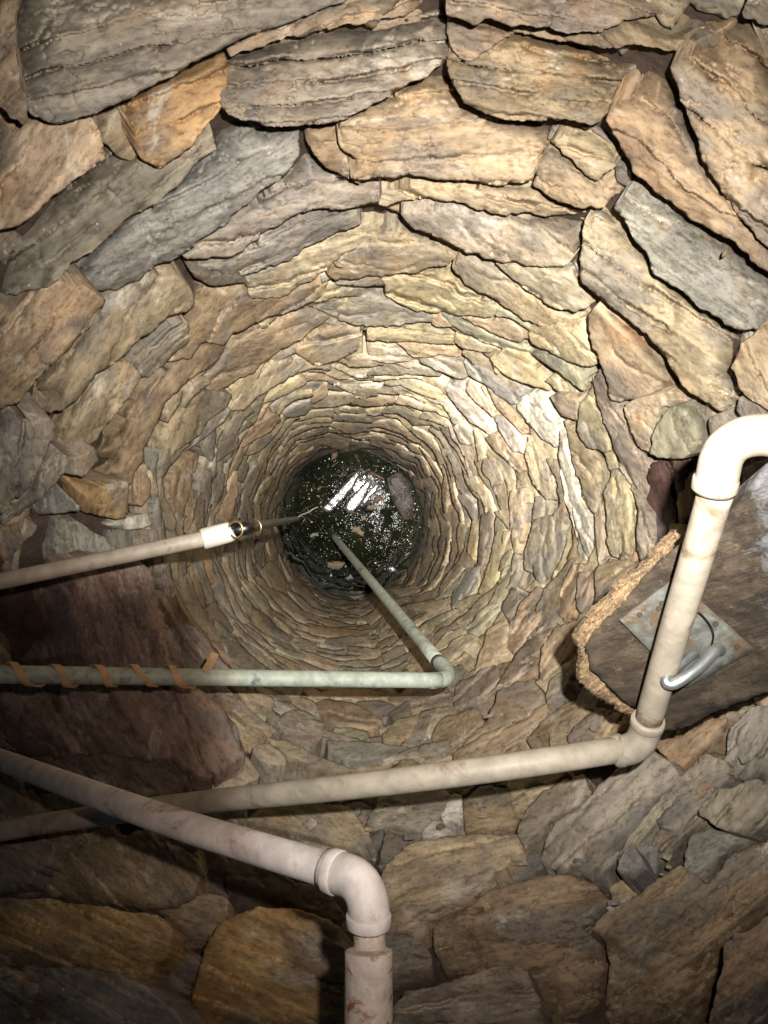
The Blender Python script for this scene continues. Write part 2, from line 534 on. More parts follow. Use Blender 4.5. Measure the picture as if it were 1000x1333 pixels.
    bed[n0:, 0] = bed[bi, 0] * 1.08; bed[n0:, 1] = bed[bi, 1] * 1.08; bed[n0:, 2] = off + thick
    cj = 1 + nrng.uniform(-.17, .15); col = np.clip(np.array(tint) * cj * (1 + nrng.uniform(-.03, .03, 3)), 0, .85)
    tc_ = np.ones((len(V), 4)); tc_[:, :3] = col
    wt = np.full(len(V), wet)
    return to_world(V), faces, ns, dict(tint=('FLOAT_COLOR', tc_), bed=('FLOAT_VECTOR', bed), wet=('FLOAT', wt)), size

def pt0(x, y, z): return ray(np.array([x]), np.array([y]))[0] * z

# ------------------------------------------------------------------ the well: a thing, its stones are its parts
well = empty('stone_well', Vector((0, 0, 0)))
tag(well, 'round well shaft of dry-laid brown and grey stones, seen straight down', 'well')

def wall_backing():
    V = []; Fc = []
    NT_, NR = 120, 46
    rr = np.geomspace(70, 1500, NR)
    for i, r in enumerate(rr):
        th = np.linspace(0, 2 * np.pi, NT_, endpoint=False)
        k = float(smooth(90, 330, np.array([r]))[0])
        cx = 458 + k * 34; cy = 680 - k * 20
        x = cx + r * np.cos(th); y = cy + r * np.sin(th)
        z = zwall(x, y)
        P = ray(x, y) * z[:, None]
        P = P + wall_normal_out(x, y) * (.05 + .018 * fbm(th * 6, th * 0 + i * .7, 5, 3))[:, None]
        V.append(P)
    for i in range(NR - 1):
        for j in range(NT_):
            a = i * NT_ + j; b = i * NT_ + (j + 1) % NT_
            Fc.append((a, b, b + NT_, a + NT_))
    o = mesh_obj('earth_packing', to_world(np.concatenate(V)), Fc, M_EARTH, well, smooth_n=len(Fc))
    return o
wall_backing()

OFF = dict(A=(0, 0, 2), B=(500, 0, 2), C=(0, 300, 2), D=(500, 300, 2), E=(0, 640, 2), F=(500, 640, 2), G=(0, 913, 2), H=(500, 913, 2),
           X=(0, 0, 1), I=(540, 600, 4.1667), J=(480, 380, 3.3333), K=(220, 380, 3.3333), L=(180, 580, 4.1667), M=(280, 760, 2.9412), N=(440, 960, 3.125))
# region, tint, set-out in cm, outline (traced on enlargements of the photograph)
TR = [
 ('A','g',3.0,[(40,110),(60,-40),(930,-40),(880,10),(700,72),(590,118),(480,170),(340,252),(230,295),(140,320),(92,300),(58,258),(50,180)]),
 ('A','b',0.5,[(-40,-40),(60,-30),(38,110),(50,200),(75,300),(60,320),(-40,250)]),
 ('A','t',2.0,[(-40,230),(60,290),(150,325),(235,300),(265,380),(262,412),(200,455),(120,530),(60,575),(-40,620)]),
 ('A','o',1.5,[(330,262),(480,178),(590,125),(598,180),(580,270),(540,330),(460,410),(415,435),(375,410),(345,350),(325,300)]),
 ('A','b',-3.0,[(235,290),(335,250),(335,320),(375,410),(330,420),(265,370)]),
 ('A','g',0.5,[(265,330),(320,330),(370,420),(420,445),(555,338),(568,390),(490,450),(410,530),(330,570),(270,620),(230,660),(110,750),(40,775),(-40,740),(-40,625),(60,580),(200,460),(268,410)]),
 ('A','k',1.0,[(570,330),(620,320),(700,350),(775,315),(782,350),(770,410),(710,480),(640,530),(600,570),(480,660),(400,700),(330,745),(260,755),(160,735),(180,700),(240,660),(270,615),(330,570),(490,455),(565,395)]),
 ('X','g',2.0,[(298,75),(360,54),(425,42),(500,30),(560,10),(580,0),(584,40),(582,75),(545,105),(490,133),(440,158),(410,162),(345,164),(310,152),(290,140),(294,105)]),
 ('X','b',0.5,[(300,57),(350,36),(420,12),(455,-15),(560,-15),(540,12),(500,24),(430,38),(360,52),(300,72)]),
 ('X','t',1.5,[(540,108),(582,78),(590,110),(620,140),(660,155),(700,158),(716,165),(712,190),(700,205),(690,237),(650,240),(600,235),(560,230),(500,232),(460,232),(470,218),(445,190),(440,165),(490,135)]),
 ('X','b',0.0,[(395,165),(440,160),(446,195),(462,232),(470,240),(420,215),(400,185)]),
 ('X','g',0.5,[(390,180),(400,188),(425,215),(470,238),(510,240),(560,243),(610,255),(560,262),(520,262),(470,268),(420,272),(385,280),(345,300),(320,325),(290,338),(245,335),(238,328),(300,290),(340,262),(385,215),(391,190)]),
 ('X','g',0.5,[(250,340),(290,340),(320,328),(350,303),(400,280),(465,276),(470,290),(455,300),(425,308),(380,335),(320,358),(260,350)]),
 ('X','d',0.0,[(248,350),(320,362),(318,368),(275,372),(255,362)]),
 ('X','p',1.0,[(320,360),(380,335),(430,308),(480,293),(500,290),(496,305),(450,328),(425,350),(400,368),(360,390),(328,388)]),
 ('X','t',0.5,[(425,352),(450,328),(500,300),(520,288),(560,310),(600,330),(580,345),(530,355),(470,362),(430,365)]),
 ('C','b',0.5,[(-40,170),(40,170),(110,140),(170,130),(240,155),(280,180),(240,250),(190,290),(150,330),(80,400),(40,450),(-40,490)]),
 ('C','t',1.5,[(300,160),(400,110),(470,130),(505,170),(490,200),(430,240),(360,290),(320,330),(260,370),(200,440),(160,470),(60,490),(-20,505),(60,430),(160,430),(90,400),(190,290),(250,245),(290,190)]),
 ('C','b',0.0,[(505,110),(640,130),(650,180),(720,180),(790,150),(850,130),(840,165),(800,200),(700,230),(620,260),(580,290),(520,290),(500,330),(440,350),(400,310),(490,205),(508,165)]),
 ('C','g',-.5,[(340,330),(440,245),(490,240),(490,290),(440,340),(380,385),(345,360)]),
 ('C','b',0.5,[(600,285),(700,235),(800,210),(855,215),(850,240),(790,280),(720,320),(640,380),(560,425),(530,400),(520,370),(560,330)]),
 ('C','b',0.8,[(440,360),(520,300),(590,290),(570,330),(520,375),(480,410),(440,440),(420,480),(400,520),(380,560),(370,600),(340,650),(240,670),(225,650),(240,620),(300,600),(240,580),(300,520),(330,490),(320,470),(380,420)]),
 ('C','t',0.5,[(490,440),(540,420),(600,430),(590,460),(540,500),(510,540),(440,590),(410,585),(390,560),(420,500),(450,460)]),
 ('C','p',0.8,[(605,430),(640,390),(720,330),(800,345),(760,385),(720,400),(680,430),(640,465),(605,468)]),
 ('C','y',0.5,[(765,315),(800,280),(860,240),(880,215),(940,270),(930,310),(880,340),(830,355)]),
 ('C','t',0.0,[(130,490),(200,450),(280,360),(330,340),(370,390),(330,440),(300,480),(250,540),(200,590),(150,570),(140,530)]),
 ('C','g',0.5,[(-40,510),(60,495),(130,490),(140,540),(120,580),(100,620),(60,690),(0,730),(-40,790)]),
 ('C','g',0.8,[(140,575),(200,595),(240,560),(250,600),(220,640),(165,635),(100,700),(10,770),(0,740),(70,690)]),
 ('C','k',0.5,[(95,740),(130,640),(210,725),(160,735)]),
 ('C','o',1.0,[(210,730),(300,750),(330,745),(335,650),(240,670),(170,640)]),
 ('C','k',-2.5,[(35,860),(80,790),(160,755),(220,765),(260,790),(310,840),(280,880),(60,900)]),
 ('C','w',-.5,[(275,765),(330,745),(385,740),(395,770),(330,780)]),
 ('C','b',-5.0,[(-40,790),(60,760),(100,770),(30,850),(40,920),(-40,930)]),
 ('B','b',1.5,[(165,-40),(165,35),(200,45),(250,65),(275,55),(330,60),(420,70),(470,85),(560,80),(620,50),(800,30),(930,15),(950,-40)]),
 ('B','b',0.8,[(340,80),(400,95),(500,115),(600,130),(650,118),(720,130),(780,135),(745,172),(862,122),(905,78),(930,48),(905,40),(830,60),(740,85),(690,60),(620,55),(560,85),(470,95),(420,72),(345,65)]),
 ('B','r',0.0,[(168,45),(205,50),(255,70),(345,78),(270,130),(220,162),(195,150),(170,118)]),
 ('B','b',1.2,[(165,150),(180,125),(220,165),(275,130),(345,88),(440,115),(600,135),(650,122),(715,145),(690,180),(640,240),(560,310),(530,320),(480,305),(400,310),(330,312),(290,305),(220,270),(180,220)]),
 ('B','t',-1.5,[(435,370),(460,355),(530,340),(590,380),(610,425),(550,470),(530,455),(490,420)]),
 ('B','d',-3.5,[(440,330),(560,325),(640,420),(640,490),(600,470),(600,380),(530,335),(430,370)]),
 ('B','t',-.5,[(400,440),(430,380),(490,425),(540,475),(600,450),(625,490),(560,545),(460,530),(390,480)]),
 ('B','t',0.5,[(0,500),(100,480),(250,490),(390,480),(460,530),(560,545),(500,560),(430,560),(280,555),(230,540),(150,520),(60,520),(0,535)]),
 ('B','r',2.0,[(600,290),(700,190),(740,175),(760,240),(800,330),(830,430),(880,500),(920,560),(1040,690),(1040,735),(960,680),(900,620),(800,570),(720,510),(650,450),(630,400),(600,360),(575,310)],25),
 ('B','r',3.0,[(742,170),(860,120),(900,70),(945,30),(1040,90),(1040,690),(925,560),(885,500),(835,430),(805,330),(765,240)],25),
 ('B','d',0.0,[(930,40),(960,-40),(1040,-40),(1040,70),(985,60)]),
 ('X','k',0.5,[(800,270),(820,245),(850,258),(900,290),(950,320),(1020,368),(1020,410),(985,425),(965,428),(940,420),(905,395),(870,370),(850,350),(840,325),(820,300)],33),
 ('D','t',1.0,[(520,-20),(560,-60),(600,-20),(640,10),(690,80),(730,120),(800,170),(870,220),(920,255),(940,290),(910,330),(900,370),(925,430),(915,465),(860,465),(830,440),(790,410),(740,350),(690,280),(620,220),(540,160),(525,140),(515,60)],38),
 ('B','p',0.8,[(45,560),(190,530),(230,550),(300,565),(500,565),(518,580),(510,640),(470,690),(420,698),(360,695),(290,675),(210,655),(100,600)]),
 ('D','p',0.5,[(290,80),(370,98),(440,100),(490,85),(510,55),(530,150),(540,185),(500,210),(440,200),(390,170),(340,130)]),
 ('D','y',0.2,[(180,95),(215,70),(285,85),(340,130),(390,175),(450,205),(530,210),(510,250),(400,250),(350,220),(310,200),(260,165),(215,145)]),
 ('D','y',0.8,[(0,125),(60,110),(170,95),(200,140),(240,170),(300,200),(270,225),(200,225),(140,215),(80,205),(40,190),(0,165)]),
 ('D','n',0.0,[(300,205),(350,222),(378,250),(375,260),(330,228),(290,225)]),
 ('D','y',0.5,[(380,255),(430,250),(510,240),(545,290),(560,340),(520,358),(470,340),(420,310),(385,290)]),
 ('D','t',0.5,[(530,230),(560,200),(600,220),(680,290),(740,360),(780,410),(700,420),(620,450),(590,440),(580,380),(540,290)],50),
 ('D','t',0.0,[(620,455),(700,430),(780,415),(830,440),(840,480),(720,460),(700,520),(690,580),(660,560)],60),
 ('D','n',1.2,[(735,465),(790,450),(820,470),(840,515),(840,560),(780,590),(720,592),(692,580),(700,530)]),
 ('D','t',1.5,[(905,350),(930,300),(980,250),(1040,210),(1040,490),(960,440),(920,400)]),
 ('D','g',0.0,[(925,435),(960,445),(1040,490),(1040,540),(940,500),(920,470)]),
 ('D','g',0.0,[(845,490),(900,465),(920,490),(880,530),(850,545)]),
 ('D','n',0.2,[(380,320),(440,330),(520,360),(535,400),(515,420),(480,390)]),
 ('D','t',0.2,[(430,430),(520,430),(505,495),(460,480)]),
 ('D','y',0.6,[(505,460),(530,430),(545,380),(560,440),(590,520),(585,580),(530,565),(505,530)]),
 ('D','g',0.6,[(560,360),(600,440),(630,470),(660,560),(720,600),(720,690),(690,740),(660,700),(630,650),(600,570),(560,470),(540,400)],65),
 ('D','w',0.8,[(455,590),(460,520),(480,610),(510,700),(535,840),(545,860),(515,860),(500,800),(470,700)],75),
 ('D','t',0.2,[(470,490),(540,570),(590,590),(610,650),(560,620),(550,740),(530,720),(485,590)],65),
 ('F','y',0.3,[(575,0),(600,-60),(640,0),(660,60),(650,120),(660,175),(600,170),(575,130),(580,70)],80),
 ('F','g',0.0,[(640,-10),(680,30),(700,110),(690,180),(665,175),(655,120),(665,60)],80),
 ('F','w',0.6,[(500,0),(512,-2),(540,100),(545,180),(520,160),(490,60)],78),
 ('F','p',0.2,[(550,0),(570,60),(575,140),(560,190),(548,100)],80),
 ('F','t',0.0,[(550,200),(620,175),(680,185),(650,230),(590,280),(550,300)],-40),
 ('I','y',0.5,[(430,400),(490,365),(510,400),(500,540),(460,620),(430,700),(380,740),(340,700),(400,560)]),
 ('I','y',0.3,[(530,310),(575,230),(600,300),(600,400),(560,450),(545,520),(520,420)]),
 ('I','n',0.8,[(640,320),(720,300),(780,320),(780,600),(700,670),(650,640),(640,560),(600,600),(600,500)]),
 ('I','n',0.4,[(470,600),(540,540),(555,570),(520,660),(470,790),(430,850),(330,960),(270,1030),(190,1060),(180,1020),(280,900),(420,740),(440,690)]),
 ('I','d',0.3,[(470,800),(520,690),(560,680),(570,780),(540,850),(515,880)]),
 ('I','t',0.8,[(520,880),(560,780),(660,680),(700,700),(700,790),(740,850),(640,930),(540,1050),(500,1010),(490,960)]),
 ('I','t',0.4,[(770,820),(800,680),(850,560),(900,560),(880,640),(880,830),(820,870)]),
 ('I','g',0.6,[(885,610),(950,600),(960,780),(905,830),(870,790)]),
 ('I','t',0.6,[(690,1000),(770,900),(880,860),(900,960),(880,1090),(840,1150),(740,1180),(700,1200),(670,1140)]),
 ('I','t',0.5,[(340,1090),(400,900),(450,870),(500,880),(490,960),(520,1050),(400,1110),(320,1150)]),
 ('I','b',0.8,[(480,1160),(560,1030),(660,920),(740,860),(770,890),(700,980),(670,1080),(680,1160),(600,1190),(440,1240)]),
 ('I','k',0.2,[(210,700),(270,590),(350,580),(340,680),(290,760),(200,800)]),
 ('I','t',0.5,[(135,700),(180,600),(290,490),(310,520),(220,640),(150,710)]),
 ('I','y',0.4,[(285,440),(310,330),(340,400),(335,500),(310,530),(280,490)]),
 ('I','g',0.3,[(340,560),(350,300),(430,270),(440,340),(420,440),(380,560)]),
 ('J','k',0.3,[(420,300),(470,310),(560,390),(680,430),(650,490),(600,480),(500,400),(430,360)]),
 ('J','y',0.6,[(530,290),(590,250),(700,260),(720,330),(790,400),(780,430),(700,400),(600,370),(540,320)]),
 ('J','y',0.6,[(380,180),(400,190),(560,240),(520,265),(420,250),(375,220)]),
 ('J','y',0.6,[(0,180),(130,160),(280,140),(390,185),(370,225),(300,225),(130,215),(0,215)]),
 ('J','t',0.3,[(130,220),(300,225),(380,245),(390,285),(300,275),(200,285),(160,250)]),
 ('J','g',0.3,[(220,285),(300,275),(400,290),(440,360),(400,375),(300,340),(230,310)]),
 ('J','n',0.4,[(-130,80),(-60,0),(0,-20),(60,0),(120,60),(300,90),(270,130),(0,150),(-130,130)]),
 ('J','p',0.3,[(0,225),(130,230),(190,300),(80,310),(0,300)]),
 ('J','n',0.8,[(320,90),(400,110),(540,190),(690,240),(700,265),(590,250),(500,220),(400,170),(340,130)]),
 ('J','t',0.2,[(280,100),(310,95),(370,150),(300,155),(275,140)]),
 ('J','t',0.3,[(400,110),(540,130),(560,80),(640,110),(690,160),(660,220),(540,185)]),
 ('J','w',0.5,[(640,500),(690,440),(780,440),(820,560),(820,680),(730,620)]),  # whitish tint carries the glare on the wet wall
 ('J','p',0.3,[(420,430),(440,380),(500,420),(550,500),(540,540),(480,500)]),
 ('J','w',0.4,[(330,420),(440,370),(420,430),(480,520),(540,600),(520,620),(430,560),(350,460)]),  # glare of the wet wall put into the whitish tint
 ('J','w',0.5,[(550,540),(600,540),(680,640),(690,700),(620,690),(560,590)]),  # whitish tint, the wall's glare coloured in
 ('J','p',0.5,[(690,620),(740,700),(820,780),(830,900),(760,900),(700,820),(680,700)]),
 ('J','t',0.4,[(490,410),(560,470),(640,560),(700,610),(660,615),(590,540),(510,460)]),
 ('J','p',0.5,[(365,590),(410,565),(460,600),(455,660),(400,660)]),
 ('K','b',0.5,[(300,670),(340,600),(470,520),(480,560),(440,610),(370,650),(310,680)]),
 ('K','p',0.5,[(300,700),(370,650),(440,615),(440,650),(390,700),(320,710)]),
 ('K','k',0.3,[(490,520),(560,480),(620,470),(600,530),(510,550)]),
 ('K','n',0.4,[(610,480),(660,450),(740,430),(810,450),(800,480),(720,500),(620,505)]),
 ('K','d',0.5,[(230,650),(300,620),(300,680),(200,740),(130,745),(170,710)]),
 ('K','t',0.3,[(560,370),(600,400),(520,440),(460,470),(390,490),(440,450),(500,400)]),
 ('K','k',0.4,[(80,690),(40,680),(110,620),(190,540),(270,510),(240,560),(150,640)]),
 ('L','b',0.5,[(165,200),(210,120),(290,50),(330,60),(300,200),(240,380),(200,480),(160,420),(150,300)]),
 ('L','g',0.3,[(320,230),(350,150),(400,120),(400,260),(370,380),(340,420),(310,330)]),
 ('L','d',0.3,[(390,300),(400,180),(470,150),(460,260),(430,310)]),
 ('L','t',0.3,[(400,400),(480,250),(540,80),(545,250),(500,420),(430,400)]),
 ('L','g',0.3,[(550,300),(570,180),(650,100),(680,110),(620,250),(580,310)]),
 ('L','t',0.6,[(660,700),(720,620),(790,700),(810,820),(720,800),(690,780)]),
 ('L','d',0.5,[(520,860),(560,830),(700,920),(830,1050),(850,1090),(760,1050),(620,940)]),
 ('L','b',0.2,[(-40,100),(70,180),(60,280),(20,330),(-40,300)]),
 ('E','v',9.0,[(240,215),(330,190),(375,190),(405,260),(430,340),(480,450),(400,500),(120,480),(20,450),(15,430),(80,400),(140,380),(135,290),(170,255)]),
 ('E','d',-8.0,[(-40,260),(160,230),(180,250),(130,300),(140,370),(20,430),(-40,430)]),
 ('E','u',4.0,[(-40,500),(200,490),(480,500),(560,550),(620,610),(640,680),(560,740),(480,740),(440,690),(100,700),(-40,690)]),
 ('E','t',1.0,[(580,500),(640,560),(720,620),(700,640),(640,610),(560,540)]),
 ('E','g',0.5,[(720,600),(760,570),(840,600),(840,640),(800,670),(740,640)]),
 ('M','g',0.4,[(250,500),(330,480),(410,530),(400,610),(320,600),(260,550)]),
 ('M','t',0.8,[(380,460),(440,440),(540,460),(640,520),(600,570),(480,560),(400,500)]),
 ('M','g',0.4,[(540,450),(640,445),(690,470),(650,520),(580,490)]),
 ('M','t',0.6,[(640,580),(700,520),(780,500),(770,560),(720,610),(650,600)]),
 ('M','p',0.6,[(790,560),(780,510),(830,480),(910,470),(905,500),(830,580),(800,590)]),
 ('M','t',0.8,[(370,430),(460,400),(620,410),(600,440),(420,440)]),
 ('M','k',0.8,[(430,600),(560,600),(740,625),(700,660),(520,690),(440,650)]),
 ('M','t',1.2,[(200,590),(260,600),(400,660),(510,700),(520,725),(400,715),(280,660)]),
 ('M','p',1.6,[(150,620),(200,610),(260,650),(270,690),(200,712),(140,660)]),
 ('M','g',0.4,[(660,500),(740,445),(750,490),(690,520)]),
 ('M','b',0.4,[(700,440),(760,400),(840,400),(800,450),(720,440)]),
 ('M','r',0.4,[(350,150),(480,170),(600,175),(590,200),(480,210),(370,190)]),
 ('F','t',0.8,[(265,600),(300,510),(380,490),(420,545),(390,590),(310,620),(215,690),(185,680),(220,640)]),
 ('F','t',1.0,[(185,680),(260,630),(350,590),(420,550),(425,580),(370,640),(330,690),(250,720),(180,720)]),
 ('F','b',0.8,[(125,640),(150,590),(240,565),(260,600),(220,640),(185,680),(150,690),(130,670)]),
 ('F','g',0.5,[(180,560),(190,500),(240,470),(290,450),(305,500),(260,560),(200,585)]),
 ('F','g',0.5,[(420,540),(430,490),(460,470),(480,490),(475,540),(430,560)]),
 ('F','b',1.0,[(430,620),(370,650),(420,590),(480,545),(540,570),(510,620),(480,660),(430,680)]),
 ('F','t',0.5,[(475,640),(520,590),(560,560),(650,590),(640,640),(590,660),(520,680)]),
 ('F','g',0.5,[(80,600),(100,570),(180,560),(190,590),(140,610),(120,640),(60,640)]),
 ('N','g',0.8,[(120,370),(170,260),(250,210),(380,190),(450,220),(440,270),(410,340),(340,410),(270,400),(200,370),(160,400)]),
 ('N','d',0.2,[(160,520),(200,380),(250,400),(290,430),(210,520),(180,560)]),
 ('N','d',0.0,[(120,410),(195,365),(150,520),(130,480)]),
 ('N','g',0.5,[(0,230),(150,210),(140,270),(100,370),(60,330),(0,270)]),
 ('H','w',1.8,[(145,270),(180,240),(203,247),(205,330),(180,315),(150,305)]),
 ('H','w',2.0,[(100,340),(130,310),(145,312),(185,345),(140,360),(100,358)]),
 ('H','p',1.0,[(165,195),(240,190),(235,220),(180,237)]),
 ('H','b',0.8,[(200,240),(240,205),(320,195),(330,240),(350,310),(340,345),(260,350),(210,340),(207,270)]),
 ('H','t',1.0,[(320,200),(400,170),(470,160),(480,205),(440,250),(400,240),(350,305),(330,260)]),
 ('H','g',1.2,[(345,350),(360,290),(410,240),(470,210),(520,190),(535,240),(500,280),(440,310),(410,370),(375,400),(350,395)]),
 ('H','t',2.5,[(0,440),(60,370),(150,355),(250,350),(340,350),(350,400),(290,450),(295,495),(200,540),(120,590),(100,640),(20,620),(-5,540)]),
 ('H','k',1.5,[(285,460),(340,410),(410,395),(415,440),(350,470),(290,495)]),
 ('H','g',1.8,[(410,370),(460,310),(530,270),(560,220),(620,170),(690,130),(760,170),(770,200),(700,280),(640,370),(610,400),(600,480),(560,470),(480,450),(430,440),(412,410)],-50),
 ('H','k',2.2,[(605,440),(625,390),(650,375),(690,440),(650,465)]),
 ('H','k',2.0,[(655,375),(690,330),(715,400),(705,450),(690,440)]),
 ('H','g',1.2,[(720,330),(700,290),(780,190),(830,140),(890,160),(900,200),(860,260),(820,290),(850,320),(790,370),(770,420),(710,450),(700,370)],-50),
 ('H','g',1.8,[(820,290),(880,230),(960,210),(1040,215),(1040,340),(940,350),(860,320)]),
 ('H','k',1.5,[(905,60),(950,20),(1040,0),(1040,200),(930,205),(890,170)]),
 ('H','b',0.5,[(700,110),(800,80),(850,40),(900,50),(870,130),(830,140),(780,180),(720,130)]),
 ('H','k',1.4,[(800,350),(860,335),(980,350),(960,390),(880,410),(840,480),(780,440),(790,380)]),
 ('H','b',2.5,[(540,590),(560,560),(640,510),(760,430),(840,480),(900,410),(1000,360),(1040,340),(1040,540),(960,580),(900,620),(860,720),(830,880),(570,880),(575,760),(590,640)]),
 ('H','b',2.0,[(125,590),(200,540),(300,490),(400,450),(470,445),(540,480),(590,520),(620,520),(550,570),(540,610),(570,640),(580,740),(560,840),(430,880),(380,700),(250,720),(150,710),(130,650)]),
 ('H','g',2.2,[(20,800),(60,760),(150,740),(280,700),(380,690),(400,760),(420,880),(20,880)]),
 ('H','d',0.5,[(-20,590),(30,590),(90,620),(120,660),(130,720),(20,745),(-20,720)]),
 ('H','b',3.0,[(1040,530),(960,590),(890,630),(870,720),(840,880),(1040,880)]),
 ('H','n',3.5,[(610,400),(650,330),(750,220),(830,140),(838,152),(785,222),(705,332),(660,380)],-50),
 ('G','h',3.0,[(495,880),(510,720),(540,640),(580,570),(680,540),(770,535),(820,560),(880,590),(900,640),(905,880)]),
 ('G','h',2.5,[(-40,510),(100,515),(280,535),(400,560),(450,600),(440,650),(400,680),(390,740),(300,720),(200,690),(100,700),(-40,680)]),
 ('G','g',2.0,[(40,690),(200,695),(320,720),(390,745),(480,840),(480,880),(60,880),(90,760)]),
 ('G','d',2.5,[(-40,680),(30,700),(80,740),(60,880),(-40,880)]),
 ('G','b',0.8,[(400,540),(520,500),(590,510),(595,560),(540,630),(480,650),(450,590)]),
 ('G','b',1.5,[(140,400),(230,370),(380,330),(520,370),(520,440),(500,510),(400,545),(280,530),(120,510),(80,460)]),
 ('G','d',0.8,[(-30,380),(140,360),(130,420),(70,480),(-30,510)]),
 ('G','t',2.0,[(640,310),(690,270),(800,260),(900,270),(960,340),(960,420),(880,390),(800,360),(700,340)]),
 ('G','g',1.0,[(580,430),(620,400),(720,440),(770,470),(740,520),(640,490),(580,480)]),
 ('G','g',0.8,[(740,520),(780,470),(850,490),(900,560),(890,600),(830,560)]),
 ('G','d',0.0,[(510,500),(570,400),(590,420),(575,480),(600,510)]),
 ('G','p',1.5,[(580,290),(640,265),(640,300),(610,320)]),
 ('G','p',1.8,[(545,220),(580,170),(640,140),(680,200),(600,235),(545,245)]),
 ('G','p',2.2,[(560,10),(650,80),(640,140),(600,160),(540,190),(490,190),(540,130),(590,80)]),
 ('G','d',1.0,[(-30,190),(100,150),(250,140),(420,150),(490,190),(440,240),(300,250),(100,270),(-30,300)]),
 ('X','m',-6.0,[(846,606),(872,586),(925,580),(945,640),(900,730),(850,760),(836,720),(842,650)]),  # dark hollow behind the riser; its shade is put into the brown tint
]
polys = []
for e in TR:
    ox, oy, s_ = OFF[e[0]]
    polys.append(np.array([(ox + px / s_, oy + py / s_) for px, py in e[3]]))

stones = []          # (size, V, F, ns, attrs, label)
def wetness(x, y):
    rho, th = polar(np.array([x]), np.array([y]))
    d = math.degrees(th[0]) % 360
    if rho[0] < 104: return .9
    k = float(smooth(330, 200, rho)[0])
    side = max(0., math.cos(math.radians(d - 330)))
    return k * (.35 + .65 * side)

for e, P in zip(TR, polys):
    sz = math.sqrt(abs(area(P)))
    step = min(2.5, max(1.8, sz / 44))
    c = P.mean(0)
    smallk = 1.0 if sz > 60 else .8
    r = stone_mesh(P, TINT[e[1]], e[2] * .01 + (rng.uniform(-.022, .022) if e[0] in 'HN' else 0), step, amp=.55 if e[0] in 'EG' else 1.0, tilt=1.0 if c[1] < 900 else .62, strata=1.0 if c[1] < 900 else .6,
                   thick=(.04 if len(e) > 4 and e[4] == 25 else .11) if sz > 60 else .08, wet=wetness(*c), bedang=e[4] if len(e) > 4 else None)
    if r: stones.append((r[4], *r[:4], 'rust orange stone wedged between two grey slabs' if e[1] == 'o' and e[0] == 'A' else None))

# coursed stones of the deep shaft and the smaller stones between the big ones
def covered(P):
    pts = np.concatenate([P, P * .6 + P.mean(0) * .4, P.mean(0)[None]])
    n = np.zeros(len(pts), bool)
    for q in polys:
        lo = q.min(0); hi = q.max(0)
        if hi[0] < pts[:, 0].min() or lo[0] > pts[:, 0].max() or hi[1] < pts[:, 1].min() or lo[1] > pts[:, 1].max(): continue
        n |= inside(pts[:, 0], pts[:, 1], q)
    return n.mean()

def px_of(rho, th):
    k = smooth(90, 330, rho)
    return np.stack([458 + k * 34 + rho * np.cos(th), 680 - k * 20 + rho * np.sin(th)], -1)

def zone_tint(th, rho):  # tints by direction: weaker light at lower left is put into darker colours
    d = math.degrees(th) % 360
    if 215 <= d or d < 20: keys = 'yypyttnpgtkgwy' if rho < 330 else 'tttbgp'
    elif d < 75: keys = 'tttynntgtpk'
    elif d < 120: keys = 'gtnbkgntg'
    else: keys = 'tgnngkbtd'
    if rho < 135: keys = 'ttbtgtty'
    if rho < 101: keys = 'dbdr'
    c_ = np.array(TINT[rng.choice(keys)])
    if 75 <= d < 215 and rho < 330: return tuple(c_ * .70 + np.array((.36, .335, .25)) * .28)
    return tuple(c_ * .60 + np.array((.43, .38, .265)) * .43) if 101 < rho < 330 else tuple(c_)

